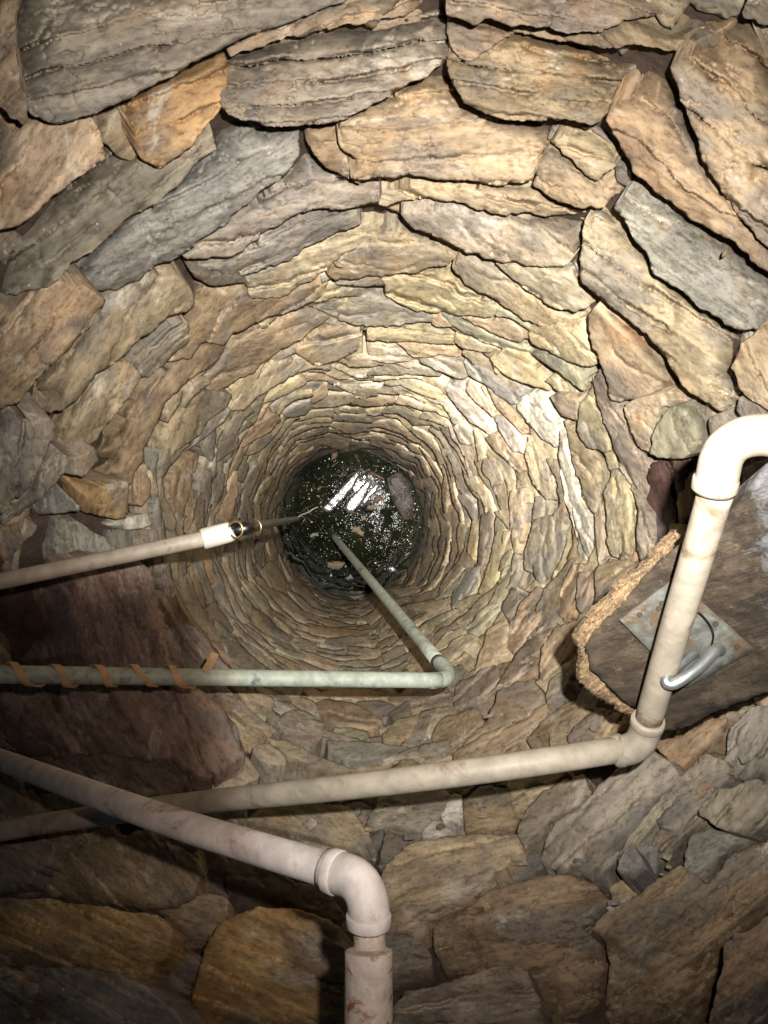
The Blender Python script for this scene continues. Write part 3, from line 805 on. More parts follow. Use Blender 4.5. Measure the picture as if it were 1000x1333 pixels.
rho = 82.0; ring = 0
while rho < 1260:
    if rho < 330: dr = 4.9 + (rho - 82) * .047
    else: dr = 30 + (rho - 330) * .03
    dr *= rng.uniform(.75, 1.35)
    thc = rng.uniform(0, 6.28); end = thc + 2 * math.pi
    while thc < end - .01:
        ln_ = (26 + rho * .19) * rng.choice((.45, .6, .8, 1, 1.3, 1.7)) if rho < 330 else rng.uniform(60, 130)
        dth = min(ln_ / rho, end - thc)
        if end - thc - dth < 12 / rho: dth = end - thc
        wob = lambda t: dr * 2.1 * float(fbm(np.array([math.cos(t) * 2.6 + 9]), np.array([math.sin(t) * 2.6 + rho * .012]), 31, 3)[0])
        n = 6
        ov_ = rng.uniform(-.03, .10)
        ts = np.linspace(thc - dth * ov_, thc + dth * (1 + ov_), n)
        wt_ = rng.uniform(.6, 1.7)
        sk = rng.uniform(-1.1, 1.1)
        prof = np.array([rng.uniform(.15, .9), .85, 1, 1, .85, rng.uniform(.15, .9)]) * np.array([rng.uniform(.8, 1.15) for _ in range(n)])
        inn = [rho + wob(t) - dr * (.40 * prof[i] * wt_) + sk * dr * (i / 5 - .5) for i, t in enumerate(ts)]
        out = [rho + wob(t) + dr * (.95 * prof[i] * wt_) + sk * dr * (i / 5 - .5) for i, t in enumerate(ts)]
        rr_ = np.array(inn + out[::-1]); tt_ = np.concatenate([ts, ts[::-1]])
        P = px_of(rr_, tt_)
        thm = thc + dth / 2
        thc += dth
        c = P.mean(0)
        cv = covered(P)
        if cv > .72: continue
        if c[0] < -330 or c[0] > 1330 or c[1] < -330 or c[1] > 1680: continue
        outside = not (-120 < c[0] < 1120 and -120 < c[1] < 1450)
        deep = rho < 330
        sz = math.sqrt(abs(area(P)))
        dl = rng.uniform(-.020, .022) - (.006 if deep else .030) - .03 * cv
        step = 9.0 if outside else (2.2 if deep else 4.5)
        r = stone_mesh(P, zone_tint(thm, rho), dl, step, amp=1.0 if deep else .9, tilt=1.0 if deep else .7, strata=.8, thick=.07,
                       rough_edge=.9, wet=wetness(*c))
        if r:
            infr = -10 < c[0] < 1010 and -10 < c[1] < 1343
            stones.append((r[4] * (1 - .7 * cv) if infr else 0, *r[:4], None))
    rho += dr * .93
    ring += 1

stones.sort(key=lambda s_: -s_[0])
NIND = 300
for i, (sz, V, Fc, ns, at, lab) in enumerate(stones[:NIND]):
    o = mesh_obj('stone', V, Fc, M_STONE, well, smooth_n=ns, attrs=at)
    if lab: o['label'] = lab
VV, FF, SM = [], [], []
AT = {'tint': [], 'bed': [], 'wet': []}
base = 0
for sz, V, Fc, ns, at, lab in stones[NIND:]:
    VV.append(V); FF += [tuple(i + base for i in f) for f in Fc]
    SM += [True] * ns + [False] * (len(Fc) - ns)
    base += len(V)
    for k in AT: AT[k].append(at[k][1])
if VV:
    o = mesh_obj('small_stones', np.concatenate(VV), FF, M_STONE, well,
                 attrs=dict(tint=('FLOAT_COLOR', np.concatenate(AT['tint'])), bed=('FLOAT_VECTOR', np.concatenate(AT['bed'])), wet=('FLOAT', np.concatenate(AT['wet']))))
    o.data.polygons.foreach_set('use_smooth', np.array(SM, bool))
    tag(o, kind='stuff')
print('STONES', len(stones), 'traced', len(TR))

# loose chips lying on the ledges of the lower wall
VV, FF, TT, BB = [], [], [], []
for i in range(60):
    x_, y_ = rng.uniform(330, 1010), rng.uniform(930, 1190)
    if abs(y_ - (1092 - .135 * x_ + 0)) < 26: continue
    z_ = float(zwall(np.array([x_]), np.array([y_]))[0]) - rng.uniform(.005, .03)
    r = rng.uniform(2.5, 9) * z_ / F
    q_ = nrng.normal(size=(9, 3)); q_ /= np.linalg.norm(q_, axis=1, keepdims=True)
    q_ *= r * nrng.uniform(.7, 1.3, (9, 1)) * np.array([1.4, .9, .8])
    bm = bmesh.new()
    for v in q_: bm.verts.new(v)
    bmesh.ops.convex_hull(bm, input=bm.verts)
    bm.verts.index_update()
    k = len(VV)
    cpt = pt0(x_, y_, z_)
    VV += [cpt + np.array(v.co) for v in bm.verts]
    FF += [tuple(k + v.index for v in f.verts) for f in bm.faces]
    n_ = len(bm.verts)
    TT += [tuple(np.array(TINT[rng.choice('tgpkwd')]) * rng.uniform(.8, 1.1)) + (1.0,)] * n_
    o_ = rng.uniform(0, 50)
    BB += [(v.co.x, v.co.y, o_) for v in bm.verts]
    bm.free()
o = mesh_obj('stone_chips', to_world(np.array(VV)), FF, M_STONE, well, attrs=dict(tint=('FLOAT_COLOR', np.array(TT)), bed=('FLOAT_VECTOR', np.array(BB)), wet=('FLOAT', np.zeros(len(VV)))))
tag(o, kind='stuff')

# ------------------------------------------------------------------ water
def pt(x, y, z): return ray(np.array([x]), np.array([y]))[0] * z
WZ = float(to_world([pt(458, 680, 3.2)])[0][2])
wc = to_world([pt(458, 680, 3.2)])[0]
def on_water(x, y, up=0.0):
    d = ray(np.array([x]), np.array([y]))[0] @ RM.T
    t = (WZ + up - LOC[2]) / d[2]
    return LOC + d * t
n = 64
Vw = [wc] + [wc + np.array([.42 * math.cos(2 * math.pi * i / n), .42 * math.sin(2 * math.pi * i / n), 0]) for i in range(n)]
o = mesh_obj('well_water', Vw, [(0, 1 + i, 1 + (i + 1) % n) for i in range(n)], M_WATER)
tag(o, kind='structure')

# ------------------------------------------------------------------ tubes
def tube_geo(path, radii, nseg=20, cap=True):
    P = np.asarray(path, float); n = len(P)
    T = np.gradient(P, axis=0); T /= np.linalg.norm(T, axis=1, keepdims=True)
    a = np.array([0, 0, 1.0]) if abs(T[0][2]) < .9 else np.array([1.0, 0, 0])
    N = np.cross(T[0], a); N /= np.linalg.norm(N)
    V = []; Fc = []
    for i in range(n):
        N = N - T[i] * N.dot(T[i]); N /= np.linalg.norm(N)
        Bn = np.cross(T[i], N)
        r = radii[i] if hasattr(radii, '__len__') else radii
        for j in range(nseg):
            t = 2 * math.pi * j / nseg
            V.append(P[i] + r * (math.cos(t) * N + math.sin(t) * Bn))
    for i in range(n - 1):
        for j in range(nseg):
            a_ = i * nseg + j; b_ = i * nseg + (j + 1) % nseg
            Fc.append((a_, b_, b_ + nseg, a_ + nseg))
    ns = len(Fc)
    if cap:
        Fc.append(tuple(reversed(range(nseg)))); Fc.append(tuple(range((n - 1) * nseg, n * nseg)))
    return np.array(V), Fc, ns

def tube(name, pz, rad, mat, parent=None, nseg=22, sub=1, sharp=False):
    """pz: list of (px, py, depth)"""
    P = [pt(*q) for q in pz]
    if sub > 1: P = catmull(P, sub)
    r = rad
    if hasattr(rad, '__len__') and sub > 1:
        r = np.interp(np.linspace(0, len(rad) - 1, len(P)), range(len(rad)), rad)
    V, Fc, ns = tube_geo(P, r, nseg)
    return mesh_obj(name, to_world(V), Fc, mat, parent, smooth_n=0 if sharp else ns)

def catmull(P, k):
    P = [np.asarray(p, float) for p in P]
    Q_ = [2 * P[0] - P[1]] + P + [2 * P[-1] - P[-2]]
    out = []
    for i in range(1, len(Q_) - 2):
        for j in range(k):
            t = j / k
            out.append(.5 * ((2 * Q_[i]) + (-Q_[i - 1] + Q_[i + 1]) * t + (2 * Q_[i - 1] - 5 * Q_[i] + 4 * Q_[i + 1] - Q_[i + 2]) * t * t + (-Q_[i - 1] + 3 * Q_[i] - 3 * Q_[i + 1] + Q_[i + 2]) * t ** 3))
    out.append(P[-1])
    return out

def lin(a, b, k, sag=0.):
    a = np.array(a, float); b = np.array(b, float)
    out = [a + (b - a) * i / k for i in range(k + 1)]
    return [tuple(o_) for o_ in out]

def bend(a, b, c, n=10, back=None):
    """quarter bend: quadratic curve in camera space from a to c with corner b, points are (px,py,z)"""
    A, B_, C_ = pt(*a), pt(*b), pt(*c)
    out = []
    for i in range(n + 1):
        t = i / n
        out.append((1 - t) ** 2 * A + 2 * t * (1 - t) * B_ + t * t * C_)
    return out

def raw_tube(name, P, rad, mat, parent, nseg=24):
    V, Fc, ns = tube_geo(P, rad, nseg)
    return mesh_obj(name, to_world(V), Fc, mat, parent, smooth_n=ns)

def seg(a, b, k=8):
    A, B_ = pt(*a), pt(*b)
    return [A + (B_ - A) * i / k for i in range(k + 1)]

def collar(name, P, dirv, rad, length, mat, parent):
    """short ring with rounded lips"""
    d = np.asarray(dirv, float); d /= np.linalg.norm(d)
    prof = [(-.5, .90), (-.46, .97), (-.36, 1.0), (.36, 1.0), (.46, .97), (.5, .90)]
    pts_ = [np.asarray(P) + d * length * a for a, _ in prof]
    return raw_tube(name, pts_, [rad * b for _, b in prof], mat, parent)

R_ = .0145
# -- pipe on the right: elbow, riser, elbow, long run to the left
pr = empty('plastic_pipe', Vector(to_world([pt(835, 968, .83)])[0]))
tag(pr, 'cream plastic pipe in front of the rotten timber, bending to run left across the stones', 'pipe')
raw_tube('pipe', catmull([pt(932, 640, .645), pt(910, 716, .69), pt(878, 822, .755), pt(842, 945, .845)], 6), R_, M_PVC, pr)
raw_tube('elbow', seg((930, 640, .642), (938, 600, .63), 3)[:-1] + bend((938, 600, .63), (948, 566, .625), (996, 566, .61), 14) + seg((996, 566, .61), (1040, 572, .605), 3)[1:] + seg((1040, 572, .605), (1290, 606, .60), 8)[1:], .0170, M_PVC, pr)
collar('collar', pt(931, 630, .64), pt(938, 600, .63) - pt(930, 640, .642), .0184, .012, M_PVC, pr)
raw_tube('elbow', seg((845, 935, .838), (840, 952, .848), 3)[:-1] + bend((840, 952, .848), (834, 978, .855), (800, 978, .865), 12), .0170, M_PVC, pr)
collar('collar', pt(843, 941, .842), pt(838, 960, .852) - pt(845, 930, .836), .0184, .010, M_PVC, pr)
collar('collar', pt(806, 977, .863), pt(834, 974, .853) - pt(800, 978, .865), .0184, .010, M_PVC, pr)
pa = [pt(812, 975, .86), pt(640, 1001, .85), pt(440, 1026, .90), pt(240, 1047, 1.02), pt(60, 1072, 1.10), pt(-60, 1093, 1.16), pt(-240, 1124, 1.26)]
raw_tube('pipe', catmull(pa, 6), R_, M_PVC, pr)

# -- lower pipe, crossing over the long run
pl = empty('plastic_pipe', Vector(to_world([pt(480, 1330, .66)])[0]))
tag(pl, 'white pipe crossing diagonally at lower left, its elbow meeting a rust-stained coupling', 'pipe')
raw_tube('pipe', catmull([pt(-220, 905, 1.60), pt(-60, 966, 1.28), pt(60, 1011, .98), pt(200, 1062, .79), pt(330, 1103, .70), pt(440, 1136, .645)], 6), R_, M_PVCP, pl)
raw_tube('elbow', seg((425, 1131, 0.653), (448, 1139, 0.643), 3)[:-1] + bend((446, 1138, 0.643), (484, 1146, 0.619), (480, 1204, 0.619), 14), .0170, M_PVCP, pl)
collar('collar', pt(436, 1135, 0.648), pt(448, 1139, 0.643) - pt(425, 1131, 0.653), .0184, .010, M_PVCP, pl)
collar('collar', pt(480, 1197, 0.619), (0, -1, 0), .0184, .010, M_PVCP, pl)
collar('glue_ring', pt(423, 1130, 0.654), pt(448, 1139, 0.643) - pt(425, 1131, 0.653), .0149, .007, M_RUSTY, pl)
raw_tube('nipple', seg((481, 1200, 0.619), (481, 1262, 0.615), 4), .0130, M_RUSTY, pl)
cp = seg((480, 1238, 0.606), (480, 1700, 0.545), 24)
raw_tube('coupling', [cp[0] + (cp[1] - cp[0]) * -.02] + cp, [.0165] + [.0188] * len(cp), M_RUSTY, pl)

# -- pipe entering on the left with white cap, steel rod and brass rings
pc = empty('plastic_pipe', Vector(to_world([pt(-20, 758, 1.0)])[0]))
tag(pc, 'thin dirty pipe on the left with white cap and pointed steel rod', 'pipe')
raw_tube('pipe', seg((-260, 811, .99), (272, 700, 1.08), 20), .0112, M_PVC, pc)
A_, B_ = pt(263, 702, 1.078), pt(309, 690, 1.09)
raw_tube('cap', [A_ + (B_ - A_) * t for t in (0, .001, .05, .4, .75, .9, .97, 1.0)], [.010, .0142, .0150, .0150, .0146, .0125, .0095, .006], M_CAP, pc)
def ring(name, P, d, R, r, mat, parent, n=24, m=8):
    d = np.asarray(d, float); d /= np.linalg.norm(d)
    u = np.cross(d, [0, 0, 1.0]); u /= np.linalg.norm(u); v = np.cross(d, u)
    V = []; Fc = []
    for i in range(n):
        a = 2 * math.pi * i / n; e = math.cos(a) * u + math.sin(a) * v
        for j in range(m):
            b = 2 * math.pi * j / m
            V.append(np.asarray(P) + e * (R + r * math.cos(b)) + d * r * math.sin(b))
    for i in range(n):
        for j in range(m):
            Fc.append((i * m + j, ((i + 1) % n) * m + j, ((i + 1) % n) * m + (j + 1) % m, i * m + (j + 1) % m))
    return mesh_obj(name, to_world(np.array(V)), Fc, mat, parent, smooth_n=len(Fc))
rod = [pt(300, 691, 1.085), pt(330, 686, 1.10), pt(360, 680, 1.25), pt(388, 675, 1.45)]
dr_ = np.array(rod[2]) - np.array(rod[0]) * 0 - np.array(rod[1])
ax_ = pt(345, 683, 1.20) - pt(300, 691, 1.085)
raw_tube('steel_rod', catmull(rod, 6), np.interp(np.linspace(0, 3, 19), [0, .7, 1.1, 3], [.0105, .0100, .0075, .0044]), M_STEEL, pc)
ring('brass_ring', pt(307, 689, 1.07), ax_ * np.array([1, 1, .45]), .0125, .0016, M_BRASS, pc)
ring('brass_ring', pt(332, 686, 1.10), ax_ * np.array([1, 1, .6]), .0105, .0010, M_BRASS, pc)
tube('wire', [(386, 675, 1.44), (393, 670, 1.45), (401, 667, 1.47), (409, 662, 1.48), (414, 660, 1.49)], .0012, M_GALV, pc, 8, 4)

# -- green pipe, bent down into the water, taped on the left
pg = empty('green_pipe', Vector(to_world([pt(590, 886, 1.28)])[0]))
tag(pg, 'pale green pipe wound with tan tape, bent down into the water', 'pipe')
raw_tube('pipe', seg((-60, 877, 1.06), (574, 886, 1.27), 24), .0128, M_GREEN, pg)
raw_tube('elbow', bend((560, 886, 1.266), (600, 887, 1.28), (570, 861, 1.37), 12), .0134, M_GREEN, pg)
raw_tube('drop_pipe', seg((573, 864, 1.36), (438, 702, 3.0), 16) + [to_world([[0,0,0]])[0] * 0 + pt(428, 690, 3.25)], .0128, M_GREEN, pg)
# wound tape: a flat ribbon in a helix
G0, G1 = pt(-60, 877, 1.06), pt(574, 886, 1.27)
def on_pipe(px_):
    k_ = (px_ - CX) / F          # x = -k z on the straight pipe
    t_ = (G0[0] + k_ * G0[2]) / ((G0[0] - G1[0]) + k_ * (G0[2] - G1[2]))
    return G0 + (G1 - G0) * t_
A_, B_ = on_pipe(2), on_pipe(256)
ax = (B_ - A_); L_ = np.linalg.norm(ax); ax /= L_
u_ = np.cross(ax, [0, 0, 1.0]); u_ /= np.linalg.norm(u_); v_ = np.cross(ax, u_)
V, Fc = [], []
turns = 5.0; nn = 200
for i in range(nn + 1):
    t = i / nn; a = 2 * math.pi * turns * (t + .012 * math.sin(t * 23) + .006 * math.sin(t * 57)) + 1.2
    e = math.cos(a) * u_ + math.sin(a) * v_
    rr1 = .0146 + .0014 * math.sin(t * 40)
    c0 = A_ + ax * L_ * t
    w_ = .0056
    for q, r_ in ((-w_, rr1), (w_, rr1), (w_, rr1 + .0018), (-w_, rr1 + .0018)):
        V.append(c0 + ax * q + e * r_)
for i in range(nn):
    for j in range(4):
        Fc.append((i * 4 + j, i * 4 + (j + 1) % 4, i * 4 + 4 + (j + 1) % 4, i * 4 + 4 + j))
mesh_obj('tape_winding', to_world(np.array(V)), Fc, M_TAPE, pg)
V = []
for (px_, py_, z_) in ((262, 873, 1.15), (272, 877, 1.15), (285, 852, 1.19), (276, 848, 1.19)):
    V.append(pt(px_, py_, z_)); V.append(pt(px_, py_, z_ + .004))
mesh_obj('tape_end', to_world(np.array(V)), [(0, 2, 4, 6), (7, 5, 3, 1), (0, 1, 3, 2), (2, 3, 5, 4), (4, 5, 7, 6), (6, 7, 1, 0)], M_TAPE, pg)

# ------------------------------------------------------------------ rotten timber with steel plate
def plane_z(x, y):     # depth of the timber's face
    return .800 + (x - 880) * -.00022 + (y - 800) * .00062
tb = empty('rotten_timber', Vector(to_world([pt(900, 820, .80)])[0]))
tag(tb, 'broken mouldy timber on the right, its torn end showing pale splinters', 'timber')
def slab(name, poly, front, thick, mat, parent, step=4.0, rough=1.0, bevel=6, bamp=.004, relief=.002, taper=0.0, jag=3.0, shape=None):
    seed = rng.randrange(1 << 20)
    P = np.asarray(poly, float)
    if area(P) < 0: P = P[::-1]
    B = resample(P, step)
    B = B + np.stack([fbm(B[:, 0] / 9, B[:, 1] / 9, seed, 3), fbm(B[:, 0] / 9, B[:, 1] / 9, seed + 5, 3)], 1) * jag
    lo, hi = B.min(0), B.max(0)
    gx, gy = np.meshgrid(np.arange(lo[0], hi[0], step), np.arange(lo[1], hi[1], step))
    gx = (gx + nrng.uniform(-.25, .25, gx.shape) * step).ravel(); gy = (gy + nrng.uniform(-.25, .25, gy.shape) * step).ravel()
    m = inside(gx, gy, B); gx, gy = gx[m], gy[m]
    if len(gx):
        m = bdist(gx, gy, B) > step * .6; gx, gy = gx[m], gy[m]
    nb = len(B)
    ov, oe, of, *_ = delaunay_2d_cdt([Vector(p) for p in B] + [Vector(p) for p in zip(gx, gy)], [(i, (i + 1) % nb) for i in range(nb)], [], 1, 1e-4)
    V2 = np.array([v[:] for v in ov]); x, y = V2[:, 0], V2[:, 1]
    of = [tuple(f) for f in of]
    cnt = {}
    for f in of:
        for i in range(3): cnt[(f[i], f[(i + 1) % 3])] = 1
    nxt = {a: b for (a, b) in cnt if (b, a) not in cnt}
    d = bdist(x, y, B)
    z = front(x, y) + bamp * (1 - np.clip(d / bevel, 0, 1)) ** 2 - relief * fbm(x / 12, y / 12, seed + 3, 3) * 1.0
    if shape is not None: z = z + shape(x, y, seed)
    Pf = ray(x, y) * z[:, None]
    bi = list(nxt); ix = {a: i for i, a in enumerate(bi)}
    cen = Pf.mean(0)
    Pb = Pf[bi] + np.array([0, 0, -1.0]) * thick + (Pf[bi] - cen) * (-taper)
    V = np.concatenate([Pf, Pb]); n0 = len(Pf)
    faces = [tuple(reversed(f)) for f in of]; ns = len(faces)
    for a, b in nxt.items():
        if b in ix: faces.append((a, b, n0 + ix[b], n0 + ix[a]))
    loop = []; cur = bi[0]
    for _ in bi:
        loop.append(n0 + ix[cur]); cur = nxt.get(cur)
        if cur is None or cur == bi[0]: break
    if len(loop) > 2: faces.append(tuple(loop))
    return mesh_obj(name, to_world(V), faces, mat, parent, smooth_n=ns)

beam = [(1230, 480), (1060, 560), (996, 604), (968, 645), (938, 680), (906, 703), (886, 708), (866, 722), (845, 742), (815, 778), (775, 820), (762, 842), (768, 872), (790, 895), (812, 915), (834, 928), (848, 958), (880, 953), (950, 922), (1060, 880), (1230, 810)]
slab('timber_face', beam, plane_z, .075, M_TIMBER, tb, step=4.5, bevel=10, bamp=.006, relief=.004, taper=.22)
torn1 = [(886, 696), (877, 688), (874, 697), (866, 701), (863, 711), (852, 714), (850, 727), (838, 734), (832, 742), (822, 741), (816, 750), (806, 756), (800, 770), (786, 780), (774, 794), (760, 812), (748, 828), (752, 842), (760, 848), (773, 830), (792, 808), (815, 786), (840, 756), (868, 724)]
torn2 = [(752, 842), (757, 862), (753, 884), (772, 906), (790, 914), (806, 925), (826, 932), (836, 936), (836, 926), (814, 914), (792, 894), (776, 876), (764, 850)]
tz = lambda x, y: plane_z(x, y) + .004
rg = lambda x, y, s: .016 * np.abs(fbm((x - y) / 26, (x + y) / 3.0, s, 4)) + .005 * fbm(x / 14, y / 14, s + 4, 3)
slab('torn_edge', torn1, tz, .012, M_FRESH, tb, step=1.9, bevel=4, bamp=.010, relief=.0, jag=4, shape=rg)
slab('torn_edge', torn2, tz, .012, M_FRESH, tb, step=1.9, bevel=4, bamp=.010, relief=.0, jag=4, shape=rg)
# loose splinters along the torn edge
V, Fc = [], []
edge = resample(np.array([(878, 692), (848, 728), (800, 766), (752, 828), (756, 862), (756, 884), (790, 914), (832, 934)]), 3.0)[:-30]
for i in range(300):
    e_ = edge[rng.randrange(len(edge))]
    a = rng.gauss(2.45, .22) + (math.pi if rng.random() < .3 else 0)
    L = rng.uniform(3, 9); w = rng.uniform(.3, .9)
    x0, y0 = e_[0] + rng.uniform(0, 9), e_[1] + rng.uniform(-3, 3)
    z0 = plane_z(x0, y0) - .001 + rng.uniform(-.004, .012)
    p = [pt(x0 - w * math.sin(a), y0 + w * math.cos(a), z0), pt(x0 + w * math.sin(a), y0 - w * math.cos(a), z0), pt(x0, y0, z0 + .003), pt(x0 + L * math.cos(a), y0 + L * math.sin(a), z0 + rng.uniform(-.003, .012))]
    k = len(V); V += p; Fc += [(k, k + 1, k + 3), (k + 1, k + 2, k + 3), (k + 2, k, k + 3), (k, k + 2, k + 1)]
o = mesh_obj('splinters', to_world(np.array(V)), Fc, M_FRESH, tb); tag(o, kind='stuff')

pz_ = lambda x, y: plane_z(x, y) - .010
plate = empty('steel_plate', Vector(to_world([pt(895, 820, .76)])[0]))
tag(plate, 'grey steel plate with bent handle rod on the broken timber', 'metal plate')
slab('plate', [(807, 807), (879, 752), (984, 846), (894, 896)], pz_, .005, M_PLATE, plate, step=9, bevel=1, bamp=0, relief=.0006, jag=.6)
def on_pl(x, y, up): return (x, y, plane_z(x, y) - .010 - up)
tube('handle', [on_pl(938, 846, .004), on_pl(933, 846, .022), on_pl(915, 864, .045), on_pl(892, 882, .066), on_pl(874, 891, .074), on_pl(867, 885, .070), on_pl(880, 870, .050), on_pl(898, 856, .024), on_pl(905, 852, .0)],
     [.0062, .0064, .0064, .0062, .006, .0055, .005, .0045, .0045], M_GALV, plate, 14, 5)
tube('wire', [on_pl(902, 793, .004), on_pl(914, 801, .008), on_pl(925, 815, .008), on_pl(929, 828, .008), on_pl(926, 842, .004)], .0009, M_STEEL, plate, 8, 4)
for (x_, y_) in ((862, 785), (932, 812), (960, 842), (858, 792), (833, 800)):  # dark caps standing for holes, the dark inside put into their colour
    V, Fc, ns = tube_geo([pt(*on_pl(x_, y_, -.001)), pt(*on_pl(x_, y_, .002)), pt(*on_pl(x_, y_, .003))], [.0028, .0028, .0018], 10)
    mesh_obj('hole_spot', to_world(V), Fc, M_EARTH, plate, smooth_n=0)

# ------------------------------------------------------------------ things floating on the water
def floater(name, poly, thick, mat, label, cat, group=None, up=.0, bump=.5, step=1.1):
    P = np.asarray(poly, float)
    if area(P) < 0: P = P[::-1]
    seed = rng.randrange(1 << 20)
    B = resample(P, step); B = B + np.stack([fbm(B[:, 0] / 3, B[:, 1] / 3, seed, 3), fbm(B[:, 0] / 3, B[:, 1] / 3, seed + 4, 3)], 1) * (2.6 if 'leaf' in name else 1.6)
    lo, hi = B.min(0), B.max(0)
    gx, gy = np.meshgrid(np.arange(lo[0], hi[0], step), np.arange(lo[1], hi[1], step)); gx, gy = gx.ravel(), gy.ravel()
    m = inside(gx, gy, B); gx, gy = gx[m], gy[m]
    if len(gx):
        m = bdist(gx, gy, B) > step * .5; gx, gy = gx[m], gy[m]
    nb = len(B)
    ov, oe, of, *_ = delaunay_2d_cdt([Vector(p) for p in B] + [Vector(p) for p in zip(gx, gy)], [(i, (i + 1) % nb) for i in range(nb)], [], 1, 1e-4)
    V2 = np.array([v[:] for v in ov]); x, y = V2[:, 0], V2[:, 1]
    d = bdist(x, y, B); mx = max(d.max(), 1e-6)
    flat = .35 if mat is M_LOG else 1.0
    h = up + thick * (1 - (1 - np.clip(d / (mx * flat), 0, 1)) ** 2) * (1 + (.06 if mat is M_LOG else bump) * fbm(x / 5, y / 5, seed + 9, 2))
    V = [on_water(a, b, c) for a, b, c in zip(x, y, h)]
    bt = [on_water(a, b, up - .006) for a, b in zip(x, y)]
    n0 = len(V); of = [tuple(f) for f in of]; cnt = {}
    for f in of:
        for i in range(3): cnt[(f[i], f[(i + 1) % 3])] = 1
    faces = [tuple(reversed(f)) for f in of] + [tuple(i + n0 for i in f) for f in of]
    for (a, b) in cnt:
        if (b, a) not in cnt: faces.append((a, b, b + n0, a + n0))
    o = mesh_obj(name, np.array(V + bt), faces, mat, smooth_n=len(of))
    return tag(o, label, cat, group)
W = lambda pts: [(330 + a / 4, 560 + b / 4) for a, b in pts]
floater('floating_log', W([(352,412),(372,385),(425,330),(475,275),(530,215),(556,200),(552,240),(520,300),(480,350),(440,395),(405,432),(370,425)]), .022, M_LOG, 'split wet log glistening just left of the middle of the water', 'log')
floater('floating_log', W([(560,378),(580,345),(605,305),(645,272),(662,285),(640,320),(605,360),(580,395)]), .014, M_LOG, 'short dark wet stick between the larger log and the slab', 'log')
floater('floating_log', W([(470,405),(500,352),(558,292),(598,252),(622,262),(592,330),(558,392),(522,428),(482,432)]), .012, M_LOG, 'wet plank lying between the split log and the short dark stick', 'log')
floater('wood_slab', W([(692,250),(735,225),(775,218),(815,290),(838,370),(830,465),(790,470),(765,440),(735,390),(712,330)]), .014, M_SLAB, 'broad brown wood slab floating against the right side of the well', 'wood slab')
floater('floating_stick', W([(612,212),(640,225),(684,250),(678,262),(640,245),(600,228)]), .010, M_TWIG, 'short brown stick above the broad wood slab', 'stick')
floater('dead_leaf', W([(400,145),(412,118),(440,108),(446,125),(425,155),(405,160)]), .006, M_LEAF, 'orange brown leaf at the upper edge of the water', 'leaf')
floater('dead_leaf', W([(505,505),(540,500),(580,530),(572,555),(545,540),(515,528)]), .006, M_LEAF2, 'curled tan and brown leaf above the end of the green pipe', 'leaf')
floater('dead_leaf', W([(384,690),(420,682),(478,690),(470,708),(445,725),(390,720)]), .006, M_LEAF2, 'pale tan leaf with ragged edge left of the green pipe', 'leaf')
floater('dead_leaf', W([(285,555),(310,535),(340,532),(335,550),(305,565)]), .005, M_LEAF3, 'grey leaf floating left of the green pipe end', 'leaf')
floater('dead_leaf', W([(620,365),(645,338),(675,345),(662,375),(632,382)]), .006, M_LEAF, 'dark brown leaf beside the short wet stick', 'leaf')
floater('dead_leaf', W([(588,395),(625,388),(635,415),(605,412)]), .006, M_LEAF2, 'small pinkish tan leaf below the dark brown leaf', 'leaf')
floater('dead_leaf', W([(560,450),(580,443),(588,470),(565,475)]), .005, M_LEAF2, 'tiny tan leaf scrap in the thickest foam', 'leaf')
floater('dead_leaf', W([(480,768),(500,755),(520,765),(510,782),(488,780)]), .005, M_LEAF3, 'brown grey leaf scrap near the lower edge of the water', 'leaf')
floater('bark_piece', W([(690,720),(715,705),(745,715),(748,740),(715,745)]), .008, M_LOG, 'small dark bark piece at the lower right of the water', 'bark')
# twig scraps and rotten bits drifting in the scum
V, Fc = [], []
for i in range(150):
    a = rng.uniform(0, 6.28); q = 86 * math.sqrt(rng.random())
    c = on_water(458 + q * math.cos(a), 680 + q * math.sin(a), .001); t_ = rng.uniform(0, 6.28)
    L = rng.uniform(.003, .020); w = rng.uniform(.0008, .003)
    e1 = np.array([math.cos(t_), math.sin(t_), 0]); e2 = np.array([-e1[1], e1[0], 0]); k = len(V)
    V += [c - e1 * L - e2 * w, c - e1 * L * .8 + e2 * w * .6, c + e1 * L + e2 * w * rng.uniform(-1, 1), c + e1 * L * .6 - e2 * w, c + np.array([0, 0, w])]
    Fc += [(k, k + 3, k + 4), (k + 3, k + 2, k + 4), (k + 2, k + 1, k + 4), (k + 1, k, k + 4)]
o = mesh_obj('drifting_scraps', np.array(V), Fc, M_TWIG); tag(o, 'dark twig scraps and rotten bits drifting on the water', 'debris', kind='stuff')
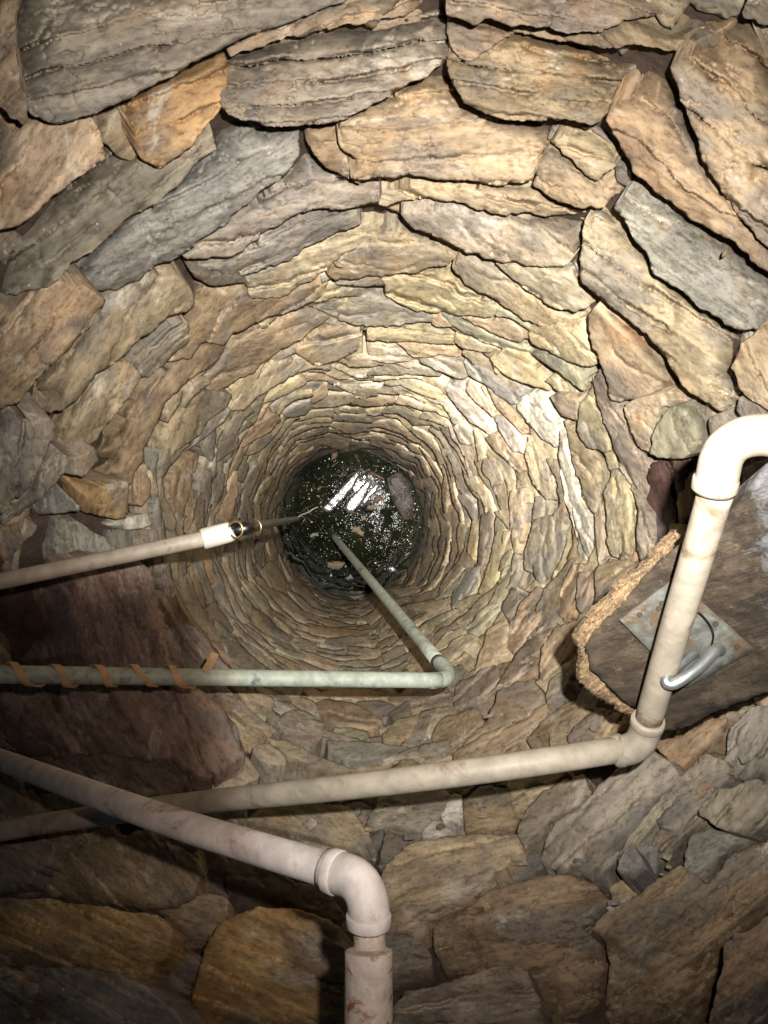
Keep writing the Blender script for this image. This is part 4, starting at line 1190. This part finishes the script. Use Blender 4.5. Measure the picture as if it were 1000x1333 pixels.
# foam and bubbles: nobody could count them
V, Fc = [], []
cnt_ = 0
while cnt_ < 3600:
    q0 = rng.random()
    if q0 < .38: x_, y_ = rng.gauss(502, 13), rng.gauss(658, 24)
    elif q0 < .86: x_, y_ = rng.gauss(480, 32), rng.gauss(668, 38)
    else:
        a = rng.uniform(0, 6.28); q = 88 * math.sqrt(rng.random()); x_, y_ = 458 + q * math.cos(a), 680 + q * math.sin(a)
    if math.hypot(x_ - 458, y_ - 680) > 90: continue
    if fbm(np.array([x_ / 12]), np.array([y_ / 12]), 77, 3)[0] < rng.uniform(-.25, .35): continue
    r = .0006 + .0017 * rng.random() ** 5 * (1.7 if rng.random() < .2 else 1)
    c = on_water(x_, y_, 0); k = len(V)
    V.append(c + np.array([0, 0, r * .8]))
    for j in range(6):
        a = j * math.pi / 3 + rng.random() * .5; V.append(c + np.array([r * math.cos(a), r * math.sin(a), -.0002 + .0 * r]))
    Fc += [(k, k + 1 + j, k + 1 + (j + 1) % 6) for j in range(6)]
    cnt_ += 1
o = mesh_obj('foam', np.array(V), Fc, M_FOAM, smooth_n=len(Fc)); tag(o, 'white foam flecks and bubbles scattered over the dark water', 'foam', kind='stuff')

# a dead leaf caught on the upper wall
def dry_leaf(x, y, ang, L, w, label):
    z = float(zwall(np.array([x]), np.array([y]))[0]) - .035
    V = []
    for t in np.linspace(0, 1, 7):
        ww = w * math.sin(math.pi * min(1, t * 1.02 + .02)) + .2
        cx_, cy_ = x + L * (t - .5) * math.cos(ang), y + L * (t - .5) * math.sin(ang)
        for s_ in (-1, 0, 1):
            V.append(pt(cx_ - s_ * ww * math.sin(ang), cy_ + s_ * ww * math.cos(ang), z + .004 * abs(s_) + .006 * (t - .5) ** 2))
    n0 = len(V); V += [v + np.array([0, 0, -.0012]) for v in V]
    f = []
    for i in range(6):
        for j in range(2):
            a = i * 3 + j; f += [(a, a + 1, a + 4, a + 3), (n0 + a + 3, n0 + a + 4, n0 + a + 1, n0 + a)]
    o = mesh_obj('dry_leaf', to_world(np.array(V)), f, M_LEAF2, smooth_n=len(f)); tag(o, label, 'leaf')
dry_leaf(945, 328, -1.0, 16, 3, 'small dry leaf stuck on the grey slab at upper right')
dry_leaf(441, 344, .5, 16, 3, 'small brown dry leaf caught on the pale slab above the shaft')
